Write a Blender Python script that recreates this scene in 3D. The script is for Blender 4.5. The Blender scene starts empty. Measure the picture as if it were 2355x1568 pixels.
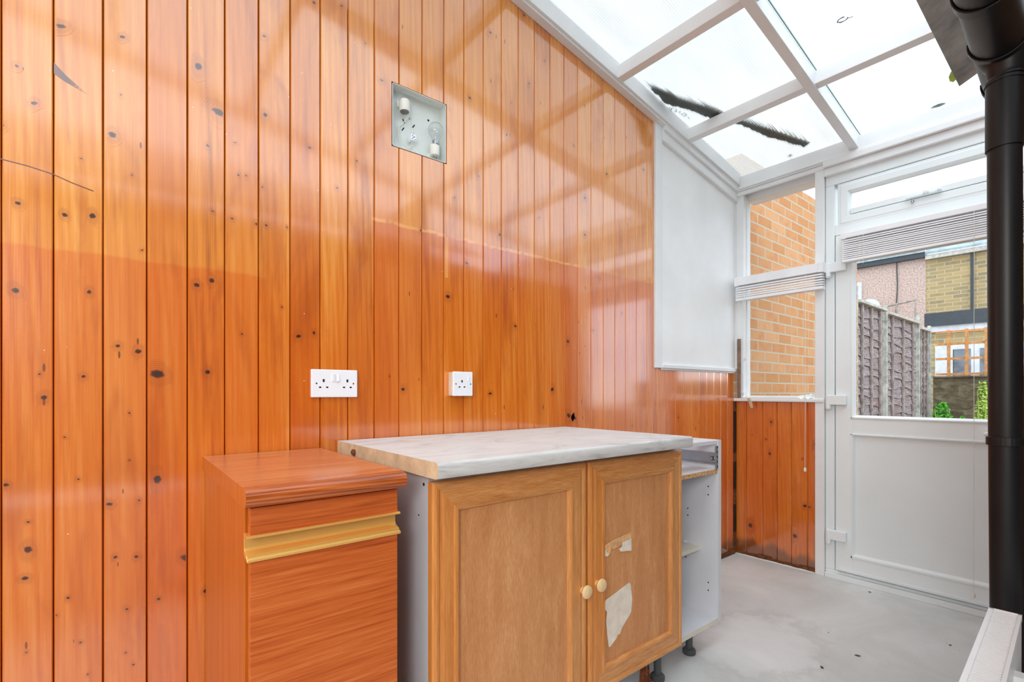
import bpy, bmesh, math, random
from mathutils import Vector, Matrix
random.seed(7)
sc = bpy.context.scene
col = sc.collection
R = math.radians

# ------------------------------------------------------------------ camera, sky, exposure
cam_d = bpy.data.cameras.new('camera'); cam = bpy.data.objects.new('camera', cam_d); col.objects.link(cam)
cam.location = (1.5961, -3.2008, 1.058)
cam.rotation_euler = (R(90), 0, R(51.23))
cam_d.sensor_width = 36; cam_d.lens = 1125.3/2355*36; cam_d.shift_y = 117.33/2355
cam_d.clip_start = 0.02; cam_d.clip_end = 200
sc.camera = cam
sc.view_settings.view_transform = 'Standard'; sc.view_settings.look = 'None'
sc.view_settings.gamma = 1.0; sc.view_settings.use_curve_mapping = False
sc.view_settings.exposure = 1.2
sc.cycles.max_bounces = 10; sc.cycles.transparent_max_bounces = 24; sc.cycles.diffuse_bounces = 6

world = bpy.data.worlds.new('world'); sc.world = world; world.use_nodes = True
wn = world.node_tree; wn.nodes.clear()
wo = wn.nodes.new('ShaderNodeOutputWorld'); bg = wn.nodes.new('ShaderNodeBackground')
tc = wn.nodes.new('ShaderNodeTexCoord'); mp = wn.nodes.new('ShaderNodeMapping'); mp.inputs['Scale'].default_value = (1, 1, 2.5)
nz = wn.nodes.new('ShaderNodeTexNoise'); nz.inputs['Scale'].default_value = 2.6; nz.inputs['Detail'].default_value = 4
cr = wn.nodes.new('ShaderNodeValToRGB')
cr.color_ramp.elements[0].position = .38; cr.color_ramp.elements[0].color = (.70, .80, .95, 1)
cr.color_ramp.elements[1].position = .56; cr.color_ramp.elements[1].color = (.865, .94, 1.0, 1)
wn.links.new(tc.outputs['Generated'], mp.inputs[0]); wn.links.new(mp.outputs[0], nz.inputs['Vector'])
wn.links.new(nz.outputs['Fac'], cr.inputs[0]); wn.links.new(cr.outputs[0], bg.inputs[0])
bg.inputs[1].default_value = 1.0
wn.links.new(bg.outputs[0], wo.inputs[0])
# soft bright patch of cloud high in the south, giving a little direction to the overcast
sd = bpy.data.lights.new('overcast_sun', 'SUN'); sun = bpy.data.objects.new('overcast_sun', sd); col.objects.link(sun)
sd.energy = 0.45; sd.angle = R(50); sun.rotation_euler = (R(28), R(24), 0); sun.location = (3, -3, 8)

# fill light added in the unseen kitchen behind the camera, no lamp known there
kd = bpy.data.lights.new('added_kitchen_fill', 'POINT'); kl = bpy.data.objects.new('added_kitchen_fill', kd); col.objects.link(kl)
kd.energy = 64; kd.shadow_soft_size = .5; kd.color = (1.0, .98, .95); kl.location = (2.4, -4.45, 1.75)

# ------------------------------------------------------------------ mesh helpers
OFF = {}
class MB:
    def __init__(s): s.v = []; s.f = []; s.mi = []; s.pid = []; s.k = []
    def add(s, vs, fs, mi=0, pid=0.0, kn=None):
        b = len(s.v); s.v += [tuple(p) for p in vs]
        s.k += list(kn) if kn else [0.0]*len(vs)
        for f in fs: s.f.append(tuple(b+i for i in f)); s.mi.append(mi); s.pid.append(pid)
        return s
    def box(s, x0, x1, y0, y1, z0, z1, mi=0, pid=0.0):
        v = [(x0,y0,z0),(x1,y0,z0),(x1,y1,z0),(x0,y1,z0),(x0,y0,z1),(x1,y0,z1),(x1,y1,z1),(x0,y1,z1)]
        return s.add(v, [(0,3,2,1),(4,5,6,7),(0,1,5,4),(1,2,6,5),(2,3,7,6),(3,0,4,7)], mi, pid)
    def hexa(s, v8, mi=0, pid=0.0):
        return s.add(v8, [(0,3,2,1),(4,5,6,7),(0,1,5,4),(1,2,6,5),(2,3,7,6),(3,0,4,7)], mi, pid)
    def prism(s, poly, ax, a, b, mi=0, pid=0.0):      # poly in the other two axes, in x,y,z order
        def P(p, c):
            return (c, p[0], p[1]) if ax == 'x' else (p[0], c, p[1]) if ax == 'y' else (p[0], p[1], c)
        n = len(poly); v = [P(p, a) for p in poly]+[P(p, b) for p in poly]
        f = [tuple(range(n))[::-1], tuple(range(n, 2*n))]+[(i, (i+1) % n, n+(i+1) % n, n+i) for i in range(n)]
        return s.add(v, f, mi, pid)
    def tube(s, pts, r, n=10, mi=0, cap=True, pid=0.0):
        pts = [Vector(p) for p in pts]; rs = r if isinstance(r, (list, tuple)) else [r]*len(pts)
        ref = None; vs = []
        for i, p in enumerate(pts):
            t = (pts[min(i+1, len(pts)-1)]-pts[max(i-1, 0)]).normalized()
            if ref is None: ref = t.orthogonal().normalized()
            ref = (ref-t*ref.dot(t)).normalized(); b = t.cross(ref)
            vs += [p+(ref*math.cos(2*math.pi*k/n)+b*math.sin(2*math.pi*k/n))*rs[i] for k in range(n)]
        fs = [(i*n+k, i*n+(k+1) % n, (i+1)*n+(k+1) % n, (i+1)*n+k) for i in range(len(pts)-1) for k in range(n)]
        if cap: fs += [tuple(range(n))[::-1], tuple((len(pts)-1)*n+k for k in range(n))]
        return s.add(vs, fs, mi, pid)
    def lathe(s, prof, c, ax='z', n=20, mi=0, sx=1.0):
        vs = []; c = Vector(c)
        for r, h in prof:
            for k in range(n):
                a = 2*math.pi*k/n; p = (r*math.cos(a)*sx, r*math.sin(a))
                vs.append(c+Vector((p[0], p[1], h) if ax == 'z' else (h, p[0], p[1]) if ax == 'x' else (p[0], h, p[1])))
        fs = [(i*n+k, i*n+(k+1) % n, (i+1)*n+(k+1) % n, (i+1)*n+k) for i in range(len(prof)-1) for k in range(n)]
        fs += [tuple(range(n))[::-1], tuple((len(prof)-1)*n+k for k in range(n))]
        return s.add(vs, fs, mi)
    def build(s, name, mats, parent=None, bevel=0, smooth=False, local=False, seg=2, thick=0):
        if not isinstance(mats, (list, tuple)): mats = [mats]
        me = bpy.data.meshes.new(name)
        if local: o = Vector((0, 0, 0))
        elif parent is not None: o = OFF[parent.name]
        else:
            xs = [p[0] for p in s.v]; ys = [p[1] for p in s.v]; zs = [p[2] for p in s.v]
            o = Vector(((min(xs)+max(xs))/2, (min(ys)+max(ys))/2, min(zs)))
        me.from_pydata([tuple(Vector(p)-o) for p in s.v], [], s.f)
        for m in mats: me.materials.append(m)
        me.polygons.foreach_set('material_index', s.mi)
        at = me.attributes.new('pid', 'FLOAT', 'FACE'); at.data.foreach_set('value', s.pid)
        if any(s.k): at = me.attributes.new('knot', 'FLOAT', 'POINT'); at.data.foreach_set('value', s.k)
        bm = bmesh.new(); bm.from_mesh(me)
        if not any(s.k): bmesh.ops.recalc_face_normals(bm, faces=bm.faces)
        bm.to_mesh(me); bm.free()
        ob = bpy.data.objects.new(name, me); col.objects.link(ob)
        if parent is not None: ob.parent = parent; OFF[ob.name] = o
        else: ob.location = o; OFF[ob.name] = o
        if smooth:
            me.polygons.foreach_set('use_smooth', [True]*len(me.polygons)); me.set_sharp_from_angle(angle=R(38))
        if thick:
            so = ob.modifiers.new('solid', 'SOLIDIFY'); so.thickness = thick; so.offset = 0
        if bevel:
            bv = ob.modifiers.new('bevel', 'BEVEL'); bv.width = bevel; bv.segments = seg; bv.limit_method = 'ANGLE'; bv.angle_limit = R(40)
            bv.harden_normals = False
        return ob
def tag(o, label=None, cat=None, group=None, kind=None):
    if label: o['label'] = label
    if cat: o['category'] = cat
    if group: o['group'] = group
    if kind: o['kind'] = kind
    return o
def thing(name, label, cat, loc, rz=0, group=None, kind=None):
    o = bpy.data.objects.new(name, None); col.objects.link(o); o.location = loc; o.rotation_euler = (0, 0, rz)
    o.empty_display_size = .1; OFF[o.name] = Vector(loc)
    return tag(o, label, cat, group, kind)
def bx(*a): return MB().box(*a)
def copy_tree(o, parent=None):
    c = o.copy(); col.objects.link(c); c.parent = parent
    for ch in list(o.children): copy_tree(ch, c)
    return c

# ------------------------------------------------------------------ materials
def lin(c):
    f = lambda x: x/12.92 if x <= .04045 else ((x+.055)/1.055)**2.4
    return tuple(f(x/255) for x in c)+(1,)
class NT:
    def __init__(s, name):
        s.m = bpy.data.materials.new(name); s.m.use_nodes = True; s.t = s.m.node_tree; s.t.nodes.clear()
        s.out = s.t.nodes.new('ShaderNodeOutputMaterial')
        s.tc = None
    def n(s, ty, **kw):
        nd = s.t.nodes.new('ShaderNode'+ty)
        for k, v in kw.items():
            if k.startswith('i_'):
                key = k[2:]; key = int(key) if key.isdigit() else key.replace('_', ' ')
                if hasattr(v, 'is_output') or isinstance(v, bpy.types.NodeSocket): s.t.links.new(v, nd.inputs[key])
                else: nd.inputs[key].default_value = v
            else: setattr(nd, k, v)
        return nd
    def obj(s):
        if not s.tc: s.tc = s.n('TexCoord')
        return s.tc.outputs['Object']
    def geo(s): return s.n('NewGeometry').outputs['Position']
    def map(s, vec, scale=(1,1,1), loc=(0,0,0), rot=(0,0,0)):
        m = s.n('Mapping', i_Vector=vec); m.inputs['Scale'].default_value = scale; m.inputs['Location'].default_value = loc
        m.inputs['Rotation'].default_value = rot; return m.outputs[0]
    def noise(s, vec, scale=5, detail=4, rough=.5, dist=0):
        return s.n('TexNoise', i_Vector=vec, i_Scale=scale, i_Detail=detail, i_Roughness=rough, i_Distortion=dist).outputs['Fac']
    def ramp(s, fac, stops):
        r = s.n('ValToRGB', i_Fac=fac); e = r.color_ramp.elements
        while len(e) < len(stops): e.new(.5)
        for i, (p, c) in enumerate(stops):
            e[i].position = p; e[i].color = c if len(c) == 4 else lin(c)
        return r.outputs[0]
    def mixc(s, a, b, fac, mode='MIX'):
        m = s.n('Mix', data_type='RGBA', blend_type=mode)
        for sock, v in ((m.inputs['Factor'], fac), (m.inputs['A'], a), (m.inputs['B'], b)):
            pass
        ins = [i for i in m.inputs if i.enabled]
        fa = m.inputs[0]; A = m.inputs[6]; B = m.inputs[7]
        for sk, v in ((fa, fac), (A, a), (B, b)):
            if isinstance(v, bpy.types.NodeSocket): s.t.links.new(v, sk)
            else: sk.default_value = v if sk is fa else (v if len(v) == 4 else lin(v))
        return m.outputs[2]
    def math(s, op, a, b=0.0, c=None, clamp=False):
        m = s.n('Math', operation=op, use_clamp=clamp)
        for i, v in enumerate((a, b)+((c,) if c is not None else ())):
            if isinstance(v, bpy.types.NodeSocket): s.t.links.new(v, m.inputs[i])
            else: m.inputs[i].default_value = v
        return m.outputs[0]
    def step(s, v, a, b):    # smooth 0..1 between a and b
        m = s.n('MapRange', interpolation_type='SMOOTHSTEP', i_0=v); m.inputs[1].default_value = a; m.inputs[2].default_value = b
        return m.outputs[0]
    def bump(s, h, strength=.2, dist=.01):
        return s.n('Bump', i_Height=h, i_Strength=strength, i_Distance=dist).outputs[0]
    def bsdf(s, color, rough=.5, metal=0, coat=0, coatr=.1, bump=None, spec=.5, trans=0, emit=None):
        p = s.n('BsdfPrincipled')
        for k, v in (('Base Color', color), ('Roughness', rough), ('Metallic', metal), ('Coat Weight', coat), ('Coat Roughness', coatr), ('Specular IOR Level', spec), ('Transmission Weight', trans)):
            if isinstance(v, bpy.types.NodeSocket): s.t.links.new(v, p.inputs[k])
            elif k == 'Base Color': p.inputs[k].default_value = v if len(v) == 4 else lin(v)
            else: p.inputs[k].default_value = v
        if bump is not None: s.t.links.new(bump, p.inputs['Normal'])
        s.t.links.new(p.outputs[0], s.out.inputs[0]); return p
def plain(name, c, rough=.5, metal=0, var=.06, scale=8, coat=0, spec=.5, bumps=0, bscale=60):
    t = NT(name); o = t.geo()
    f = t.noise(o, scale, 5, .6)
    hi = tuple(min(255, x*(1+var)) for x in c); lo = tuple(x*(1-var) for x in c)
    cc = t.ramp(f, [(.3, lo), (.7, hi)])
    b = t.bump(t.noise(o, bscale, 4), bumps, .003) if bumps else None
    t.bsdf(cc, rough, metal, coat, .1, b, spec); return t.m

def plank_mat(name):
    t = NT(name); p = t.geo()
    pid = t.n('Attribute', attribute_name='pid').outputs['Fac']
    kn = t.n('Attribute', attribute_name='knot').outputs['Fac']
    off = t.n('CombineXYZ', i_0=t.math('MULTIPLY', pid, 13.0), i_1=t.math('MULTIPLY', pid, 29.0), i_2=t.math('MULTIPLY', pid, 51.0)).outputs[0]
    q = t.n('VectorMath', operation='ADD', i_0=p, i_1=off).outputs[0]
    big = t.noise(t.map(q, (9, 9, 1.1)), 1.0, 3, .5, .3)
    wv = t.n('TexWave', wave_type='BANDS', bands_direction='DIAGONAL', i_Vector=t.map(q, (26, 26, 1.3)), i_Scale=1.0, i_Distortion=7.0, i_Detail=3.0)
    wv.inputs['Detail Scale'].default_value = .9
    fine = t.noise(t.map(q, (330, 330, 7)), 1.0, 3, .6)
    mid = t.noise(t.map(q, (75, 75, 1.6)), 1.0, 4, .6, .6)
    g = t.math('ADD', t.math('MULTIPLY', big, .40), t.math('ADD', t.math('MULTIPLY', wv.outputs['Fac'], .06), t.math('ADD', t.math('MULTIPLY', fine, .20), t.math('MULTIPLY', mid, .36))))
    c = t.ramp(g, [(.36, (156, 74, 12)), (.44, (206, 110, 20)), (.54, (228, 136, 40)), (.66, (242, 170, 82))])
    # per board tint
    ran = t.n('TexWhiteNoise', noise_dimensions='1D', i_W=pid).outputs['Value']
    c = t.mixc(c, (206, 92, 12), t.math('MULTIPLY', t.step(ran, .35, 1.0), .45))
    c = t.mixc(c, (238, 160, 88), t.math('MULTIPLY', t.step(ran, .30, 0.0), .30))
    # older, paler finish above the line where wall units once hung; redder, deeper wood that they covered
    s = t.n('SeparateXYZ', i_0=p); Y = s.outputs[1]; Z = s.outputs[2]
    wob = t.math('MULTIPLY', t.math('SUBTRACT', t.noise(t.map(p, (0, 14, 14)), 1.0, 3), .5), .02)
    zz = t.math('ADD', Z, wob)
    left = t.math('LESS_THAN', Y, -2.86)
    edge = t.math('ADD', 1.645, t.math('MULTIPLY', left, -.245))
    low = t.math('SUBTRACT', 1.0, t.step(t.math('SUBTRACT', zz, edge), -.004, .006))
    gap = t.math('MULTIPLY', t.math('GREATER_THAN', Y, -2.86), t.math('LESS_THAN', Y, -2.52))
    grad = t.math('SUBTRACT', 1.0, t.step(zz, 1.15, 1.75))
    low = t.math('ADD', t.math('MULTIPLY', low, t.math('SUBTRACT', 1.0, gap)), t.math('MULTIPLY', grad, gap))
    c = t.mixc(c, t.mixc(c, (216, 96, 6), .42), low)
    up = t.math('SUBTRACT', 1.0, low)
    c = t.mixc(c, (242, 166, 66), t.math('MULTIPLY', up, t.math('ADD', .18, t.math('MULTIPLY', t.step(Z, 1.4, 2.3), .14))))
    # pale line of old sealant
    ln = t.math('MULTIPLY', t.math('LESS_THAN', t.math('ABSOLUTE', t.math('SUBTRACT', zz, 1.648)), .006),
                t.math('MULTIPLY', t.math('GREATER_THAN', Y, -2.53), t.math('LESS_THAN', Y, -1.5)))
    ln = t.math('MULTIPLY', ln, t.step(t.noise(t.map(p, (0, 30, 30)), 1.0, 2), .35, .55))
    ln2 = t.math('MULTIPLY', t.math('LESS_THAN', t.math('ABSOLUTE', t.math('ADD', Y, 2.236)), .007), t.math('MULTIPLY', t.math('GREATER_THAN', Z, 1.49), t.math('LESS_THAN', Z, 1.645)))
    c = t.mixc(c, (246, 168, 84), t.math('MULTIPLY', t.math('MAXIMUM', ln, ln2), .75))
    c = t.mixc(c, (170, 70, 10), t.math('MULTIPLY', t.step(t.noise(t.map(q, (7, 7, 1.7)), 1.0, 4, .65, .5), .5, .72), .5))
    # small dark flecks and pin knots
    vo = t.n('TexVoronoi', i_Vector=t.map(q, (34, 34, 9)), i_Scale=1.0, i_Randomness=1.0)
    fl = t.math('MULTIPLY', t.math('LESS_THAN', vo.outputs['Distance'], .09), t.math('GREATER_THAN', t.n('SeparateColor', i_0=vo.outputs['Color']).outputs[0], .86))
    c = t.mixc(c, (96, 40, 10), t.math('MULTIPLY', fl, .8))
    # chips of white paint
    vp = t.n('TexVoronoi', i_Vector=t.map(p, (20, 24, 24)), i_Scale=1.0, i_Randomness=1.0)
    wf = t.math('MULTIPLY', t.math('LESS_THAN', vp.outputs['Distance'], .045), t.math('GREATER_THAN', t.n('SeparateColor', i_0=vp.outputs['Color']).outputs[1], .8))
    c = t.mixc(c, (240, 215, 190), t.math('MULTIPLY', wf, .8))
    ringw = t.math('MULTIPLY', t.math('ADD', .5, t.math('MULTIPLY', t.math('SINE', t.math('MULTIPLY', kn, 95.0)), .5)), t.step(kn, .01, .2))
    c = t.mixc(c, (150, 66, 6), t.math('MULTIPLY', ringw, .5))
    kc = t.ramp(kn, [(.3, (186, 84, 10)), (.5, (130, 54, 10)), (.72, (74, 34, 14)), (1.0, (50, 28, 20))])
    kf = t.step(t.math('ADD', kn, t.math('MULTIPLY', t.math('SUBTRACT', t.noise(t.map(p, (300, 300, 160)), 1.0, 2), .5), .35)), .34, .62)
    c = t.mixc(c, kc, kf)
    dm_ = t.math('MULTIPLY', t.math('GREATER_THAN', Y, -.8), t.math('SUBTRACT', 1.0, t.step(t.math('SUBTRACT', Z, t.math('MULTIPLY', t.noise(t.map(p, (14, 14, 3)), 1.0, 3), .16)), -.02, .03)))
    c = t.mixc(c, (112, 62, 26), t.math('MULTIPLY', dm_, .8))
    rr = t.math('ADD', .2, t.math('MULTIPLY', t.noise(t.map(p, (8, 8, 2)), 1.0, 3), .16))
    b = t.bump(t.math('ADD', t.noise(t.map(q, (60, 60, 2.5)), 1.0, 2), t.math('MULTIPLY', fine, .2)), .12, .004)
    pb = t.bsdf(c, rr, 0, 1.0, .10, b, .5); pb.inputs['Coat IOR'].default_value = 2.05; return t.m
def wood(name, stops, along='z', freq=(300, 6), big=(20, 1.5), rough=.4, coat=.2, coatr=.2, bumps=.1, dist=1.5, waves=0.0):
    t = NT(name); p = t.obj()
    def sc(a, l): return tuple(l if ax == along else a for ax in 'xyz')
    f = t.noise(t.map(p, sc(*freq)), 1.0, 3, .6)
    b = t.noise(t.map(p, sc(*big)), 1.0, 4, .6, dist)
    g = t.math('ADD', t.math('MULTIPLY', f, .5), t.math('MULTIPLY', b, .5))
    if waves:
        w = t.n('TexWave', wave_type='BANDS', bands_direction='DIAGONAL', i_Vector=t.map(p, sc(big[0], big[1]*.7)), i_Scale=1.0, i_Distortion=9.0, i_Detail=3.0)
        g = t.math('ADD', t.math('MULTIPLY', g, 1-waves), t.math('MULTIPLY', w.outputs['Fac'], waves))
    c = t.ramp(g, stops)
    t.bsdf(c, rough, 0, coat, coatr, t.bump(f, bumps, .002)); return t.m
def brickmat(name, c1, c2, mortar, wx, hz, ax='x', msize=.01, dark=None, var=(200, 130, 80), bumps=.5, squash=1):
    t = NT(name); s = t.n('SeparateXYZ', i_0=t.geo())
    v = t.n('CombineXYZ', i_0=s.outputs[1 if ax == 'x' else 0], i_1=s.outputs[2]).outputs[0]
    br = t.n('TexBrick', i_Vector=v, i_Scale=1.0); br.inputs['Mortar Size'].default_value = msize*.5
    br.inputs['Brick Width'].default_value = wx; br.inputs['Row Height'].default_value = hz; br.inputs['Bias'].default_value = 0
    br.inputs['Color1'].default_value = lin(c1); br.inputs['Color2'].default_value = lin(c2); br.inputs['Mortar'].default_value = lin(mortar)
    c = br.outputs['Color']; notm = t.math('SUBTRACT', 1.0, br.outputs['Fac'])
    n1 = t.noise(t.map(v, (9, 9, 1)), 1.0, 5, .65)
    c = t.mixc(c, var, t.math('MULTIPLY', notm, t.math('MULTIPLY', t.step(n1, .45, .75), .55)))
    n2 = t.noise(t.map(v, (60, 90, 1)), 1.0, 3, .7)
    c = t.mixc(c, dark or (90, 60, 40), t.math('MULTIPLY', notm, t.math('MULTIPLY', t.step(n2, .62, .78), .45)))
    t.bsdf(c, .85, 0, 0, .1, t.bump(t.math('ADD', t.math('MULTIPLY', br.outputs['Fac'], -1.0), t.math('MULTIPLY', n2, .5)), bumps, .006), .3); return t.m
def glassmat(name, tint=(1, 1, 1, 1), refl=1.0, ior=1.45):
    t = NT(name); tr = t.n('BsdfTransparent'); tr.inputs[0].default_value = tint
    gl = t.n('BsdfGlossy'); gl.inputs['Roughness'].default_value = .01
    fc = t.n('LayerWeight', i_Blend=.5).outputs['Facing']
    fr = t.math('ADD', .02, t.math('MULTIPLY', t.math('POWER', fc, 5.0), .5))
    mx = t.n('MixShader', i_0=t.math('MULTIPLY', fr, refl, clamp=True)); t.t.links.new(tr.outputs[0], mx.inputs[1]); t.t.links.new(gl.outputs[0], mx.inputs[2])
    t.t.links.new(mx.outputs[0], t.out.inputs[0]); return t.m
def reedmat():
    t = NT('reeded_roof_glass'); p = t.geo(); s = t.n('SeparateXYZ', i_0=p)
    w = t.math('SINE', t.math('MULTIPLY', s.outputs[0], 2*math.pi/.011))
    w2 = t.math('SINE', t.math('MULTIPLY', s.outputs[1], 2*math.pi/.009))
    dirt = t.noise(t.map(p, (6, 1.4, 1)), 1.0, 4, .6)
    fac = t.math('ADD', .45, t.math('ADD', t.math('MULTIPLY', w, .22), t.math('ADD', t.math('MULTIPLY', w2, .05), t.math('MULTIPLY', t.math('SUBTRACT', dirt, .5), .9))), clamp=True)
    tr = t.n('BsdfTransparent'); tr.inputs[0].default_value = (.84, .85, .85, 1)
    tl = t.n('BsdfTranslucent'); tl.inputs[0].default_value = (.60, .585, .55, 1)
    df = t.n('BsdfGlossy'); df.inputs['Roughness'].default_value = .15
    m1 = t.n('MixShader', i_0=fac); t.t.links.new(tr.outputs[0], m1.inputs[1]); t.t.links.new(tl.outputs[0], m1.inputs[2])
    m2 = t.n('MixShader', i_0=.05); t.t.links.new(m1.outputs[0], m2.inputs[1]); t.t.links.new(df.outputs[0], m2.inputs[2])
    t.t.links.new(m2.outputs[0], t.out.inputs[0]); return t.m
def marble():
    t = NT('marble_laminate'); p = t.geo()
    n = t.noise(t.map(p, (7, 3, 22)), 1.0, 6, .65, 2.2)
    c = t.ramp(n, [(.34, (190, 190, 190)), (.45, (214, 215, 215)), (.6, (224, 225, 225)), (.8, (204, 205, 206))])
    t.bsdf(c, .42, 0, 0, .2, spec=.3); return t.m
def floormat():
    t = NT('pale_concrete'); p = t.geo()
    a = t.noise(t.map(p, (2.0, 2.0, 2)), 1.0, 6, .6, .8)
    c = t.ramp(a, [(.3, (200, 202, 200)), (.5, (214, 216, 214)), (.66, (226, 228, 227)), (.8, (236, 238, 238))])
    # chalky whitish spill between the cabinets and the door
    s = t.n('SeparateXYZ', i_0=p)
    dx = t.math('MULTIPLY', t.math('SUBTRACT', s.outputs[0], .62), 4.2); dy = t.math('MULTIPLY', t.math('ADD', s.outputs[1], 1.12), 3.0)
    d = t.math('SQRT', t.math('ADD', t.math('MULTIPLY', dx, dx), t.math('MULTIPLY', dy, dy)))
    d = t.math('ADD', d, t.math('MULTIPLY', t.math('SUBTRACT', t.noise(t.map(p, (6, 6, 6)), 1.0, 5, .7), .5), 1.6))
    c = t.mixc(c, (236, 236, 236), t.math('MULTIPLY', t.math('SUBTRACT', 1.0, t.step(d, .6, 1.0)), .4))
    ring = t.math('MULTIPLY', t.step(d, .85, .98), t.math('SUBTRACT', 1.0, t.step(d, .98, 1.2)))
    c = t.mixc(c, (176, 172, 168), t.math('MULTIPLY', ring, .22))
    st = t.noise(t.map(p, (40, 12, 1)), 1.0, 4, .7)
    c = t.mixc(c, (170, 164, 156), t.math('MULTIPLY', t.step(st, .62, .8), .35))
    vo = t.n('TexVoronoi', i_Vector=t.map(p, (22, 22, 22)), i_Scale=1.0)
    sp = t.math('MULTIPLY', t.math('LESS_THAN', vo.outputs['Distance'], .05), t.math('GREATER_THAN', t.n('SeparateColor', i_0=vo.outputs['Color']).outputs[0], .82))
    c = t.mixc(c, (80, 76, 70), t.math('MULTIPLY', sp, .7))
    t.bsdf(c, .5, 0, 0, .2, t.bump(a, .1, .01), .4); return t.m
def paint(name, c=(236, 236, 238), rough=.45, dirt=.5):
    t = NT(name); p = t.geo()
    n = t.noise(t.map(p, (3, 3, 3)), 1.0, 5, .6); c1 = t.ramp(n, [(.3, tuple(x*.955 for x in c)), (.7, c)])
    s = t.noise(t.map(p, (45, 45, 45)), 1.0, 3, .7)
    c1 = t.mixc(c1, (150, 146, 140), t.math('MULTIPLY', t.step(s, .72, .82), dirt))
    t.bsdf(c1, rough, 0, 0, .2, t.bump(t.noise(t.map(p, (70, 70, 70)), 1.0, 2), .06, .002), .4); return t.m

M = {}
M['plank'] = plank_mat('varnished_pine_boarding')
M['gap'] = plain('dark_groove', (40, 20, 8), .9)
M['rotten'] = plain('rotten_timber', (96, 58, 30), .9, var=.4, scale=40, bumps=.6)
M['floor'] = floormat()
M['white'] = paint('white_gloss_paint', (240, 242, 243))
M['board'] = paint('white_painted_board', (248, 249, 249), .5, .12)
M['upvc'] = plain('white_upvc', (236, 243, 245), .3, var=.012, scale=3)
M['upvc_panel'] = plain('white_upvc_panel', (230, 238, 240), .42, var=.01, scale=3)
M['blind'] = plain('white_blind_slats', (242, 243, 246), .4, var=.02)
M['gasket'] = plain('grey_gasket', (120, 120, 122), .6)
M['glass'] = glassmat('window_glass')
M['roofglass'] = glassmat('clear_roof_glass', (.97, .985, .98, 1), .6)
M['edgeglass'] = plain('green_glass_edge', (96, 140, 132), .2)
M['reed'] = reedmat()
M['marble'] = marble()
M['chip'] = plain('raw_chipboard', (196, 150, 106), .9, var=.35, scale=160, bumps=.5, bscale=200)
M['cutedge'] = plain('worktop_cut_edge', (212, 186, 152), .8, var=.08, scale=30)
M['lam'] = plain('white_laminate', (222, 224, 230), .4, var=.015)
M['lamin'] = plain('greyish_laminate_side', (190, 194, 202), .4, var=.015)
M['lamedge'] = plain('cream_edging', (224, 218, 204), .4, var=.03)
TK = [(.28, (146, 60, 12)), (.42, (190, 88, 26)), (.54, (208, 106, 40)), (.70, (224, 134, 72))]
M['teak_z'] = wood('teak_laminate_vertical', [(.3, (164, 80, 10)), (.45, (192, 100, 18)), (.6, (208, 116, 34)), (.75, (222, 138, 58))], 'z', (150, 3), (22, .8), .3, .3)
M['teak_y'] = wood('teak_laminate_front', TK, 'y', (260, 7), (60, 2.0), .4, .1, dist=.6, waves=.04)
M['teak_top'] = wood('teak_laminate_top', [(.3, (166, 88, 48)), (.44, (206, 126, 82)), (.58, (220, 148, 104)), (.75, (234, 178, 138))], 'y', (160, 6), (24, 1.6), .28, .6, waves=.1)
M['teak_nose'] = wood('teak_laminate_nosing', [(.3, (130, 58, 16)), (.46, (176, 86, 34)), (.58, (200, 106, 48)), (.75, (214, 130, 72))], 'y', (120, 5), (60, 2.4), .25, .6, waves=.2)
OK_ = [(.30, (178, 108, 48)), (.44, (206, 138, 74)), (.56, (220, 156, 92)), (.72, (236, 182, 122))]
M['oak_z'] = wood('oak_vertical', OK_, 'z', (420, 22), (30, 2.2), .42, .15, bumps=.25)
M['oak_y'] = wood('oak_horizontal', OK_, 'y', (420, 30), (26, 2.6), .42, .15, bumps=.3)
M['oak_lit_side'] = wood('oak_stile_orange_light', [(.28, (178, 100, 36)), (.42, (206, 128, 56)), (.56, (220, 146, 74)), (.74, (232, 168, 104))], 'z', (420, 22), (30, 2.2), .4, .2, bumps=.25)  # left stiles: warm orange light is put into the oak colour
M['oak_panel'] = wood('oak_panel_veneer', [(.30, (188, 120, 66)), (.44, (206, 142, 88)), (.56, (218, 156, 102)), (.70, (236, 184, 132))], 'z', (560, 60), (16, 2.2), .5, .05, bumps=.3, waves=.0)
def faded(name, base):
    m = M[base]; return m
M['knob'] = wood('pale_wooden_knob', [(.3, (226, 190, 130)), (.5, (238, 208, 154)), (.7, (244, 220, 172))], 'z', (60, 10), (40, 10), .35, .4)
M['gold'] = NT('gold_anodised'); M['gold'].bsdf((250, 200, 112), .3, .6); M['gold'] = M['gold'].m
M['steel'] = plain('galvanised_steel', (170, 170, 172), .3, 1.0)
M['dark'] = plain('black_hole', (14, 14, 14), .8)
M['legp'] = plain('grey_plastic_leg', (70, 74, 76), .45)
M['rust'] = plain('rusty_metal', (110, 60, 34), .9, var=.4, scale=90, bumps=.6)
M['socket'] = plain('white_socket_plastic', (240, 242, 248), .25, var=.005, coat=.3)
M['beige'] = plain('beige_pattress', (226, 208, 184), .4)
M['blackp'] = plain('black_rainwater_plastic', (20, 20, 23), .4, var=.12, scale=12, spec=.35)
M['felt'] = plain('grey_roofing_slate', (176, 174, 170), .85, var=.2, scale=9, bumps=.5, bscale=30)
M['mdf'] = plain('brown_batten', (128, 104, 88), .8, var=.2, scale=30)
M['tape'] = plain('paper_tape', (236, 228, 214), .75, var=.05, scale=30, bumps=.5, bscale=120)
M['tapeb'] = plain('stained_tape', (228, 180, 128), .75, var=.12, scale=60)
M['enamel'] = plain('white_enamel_box', (216, 222, 218), .35, var=.02)
M['porc'] = plain('porcelain_lampholder', (236, 234, 224), .3, var=.02)
M['wire'] = plain('white_cable', (228, 228, 220), .5)
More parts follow.
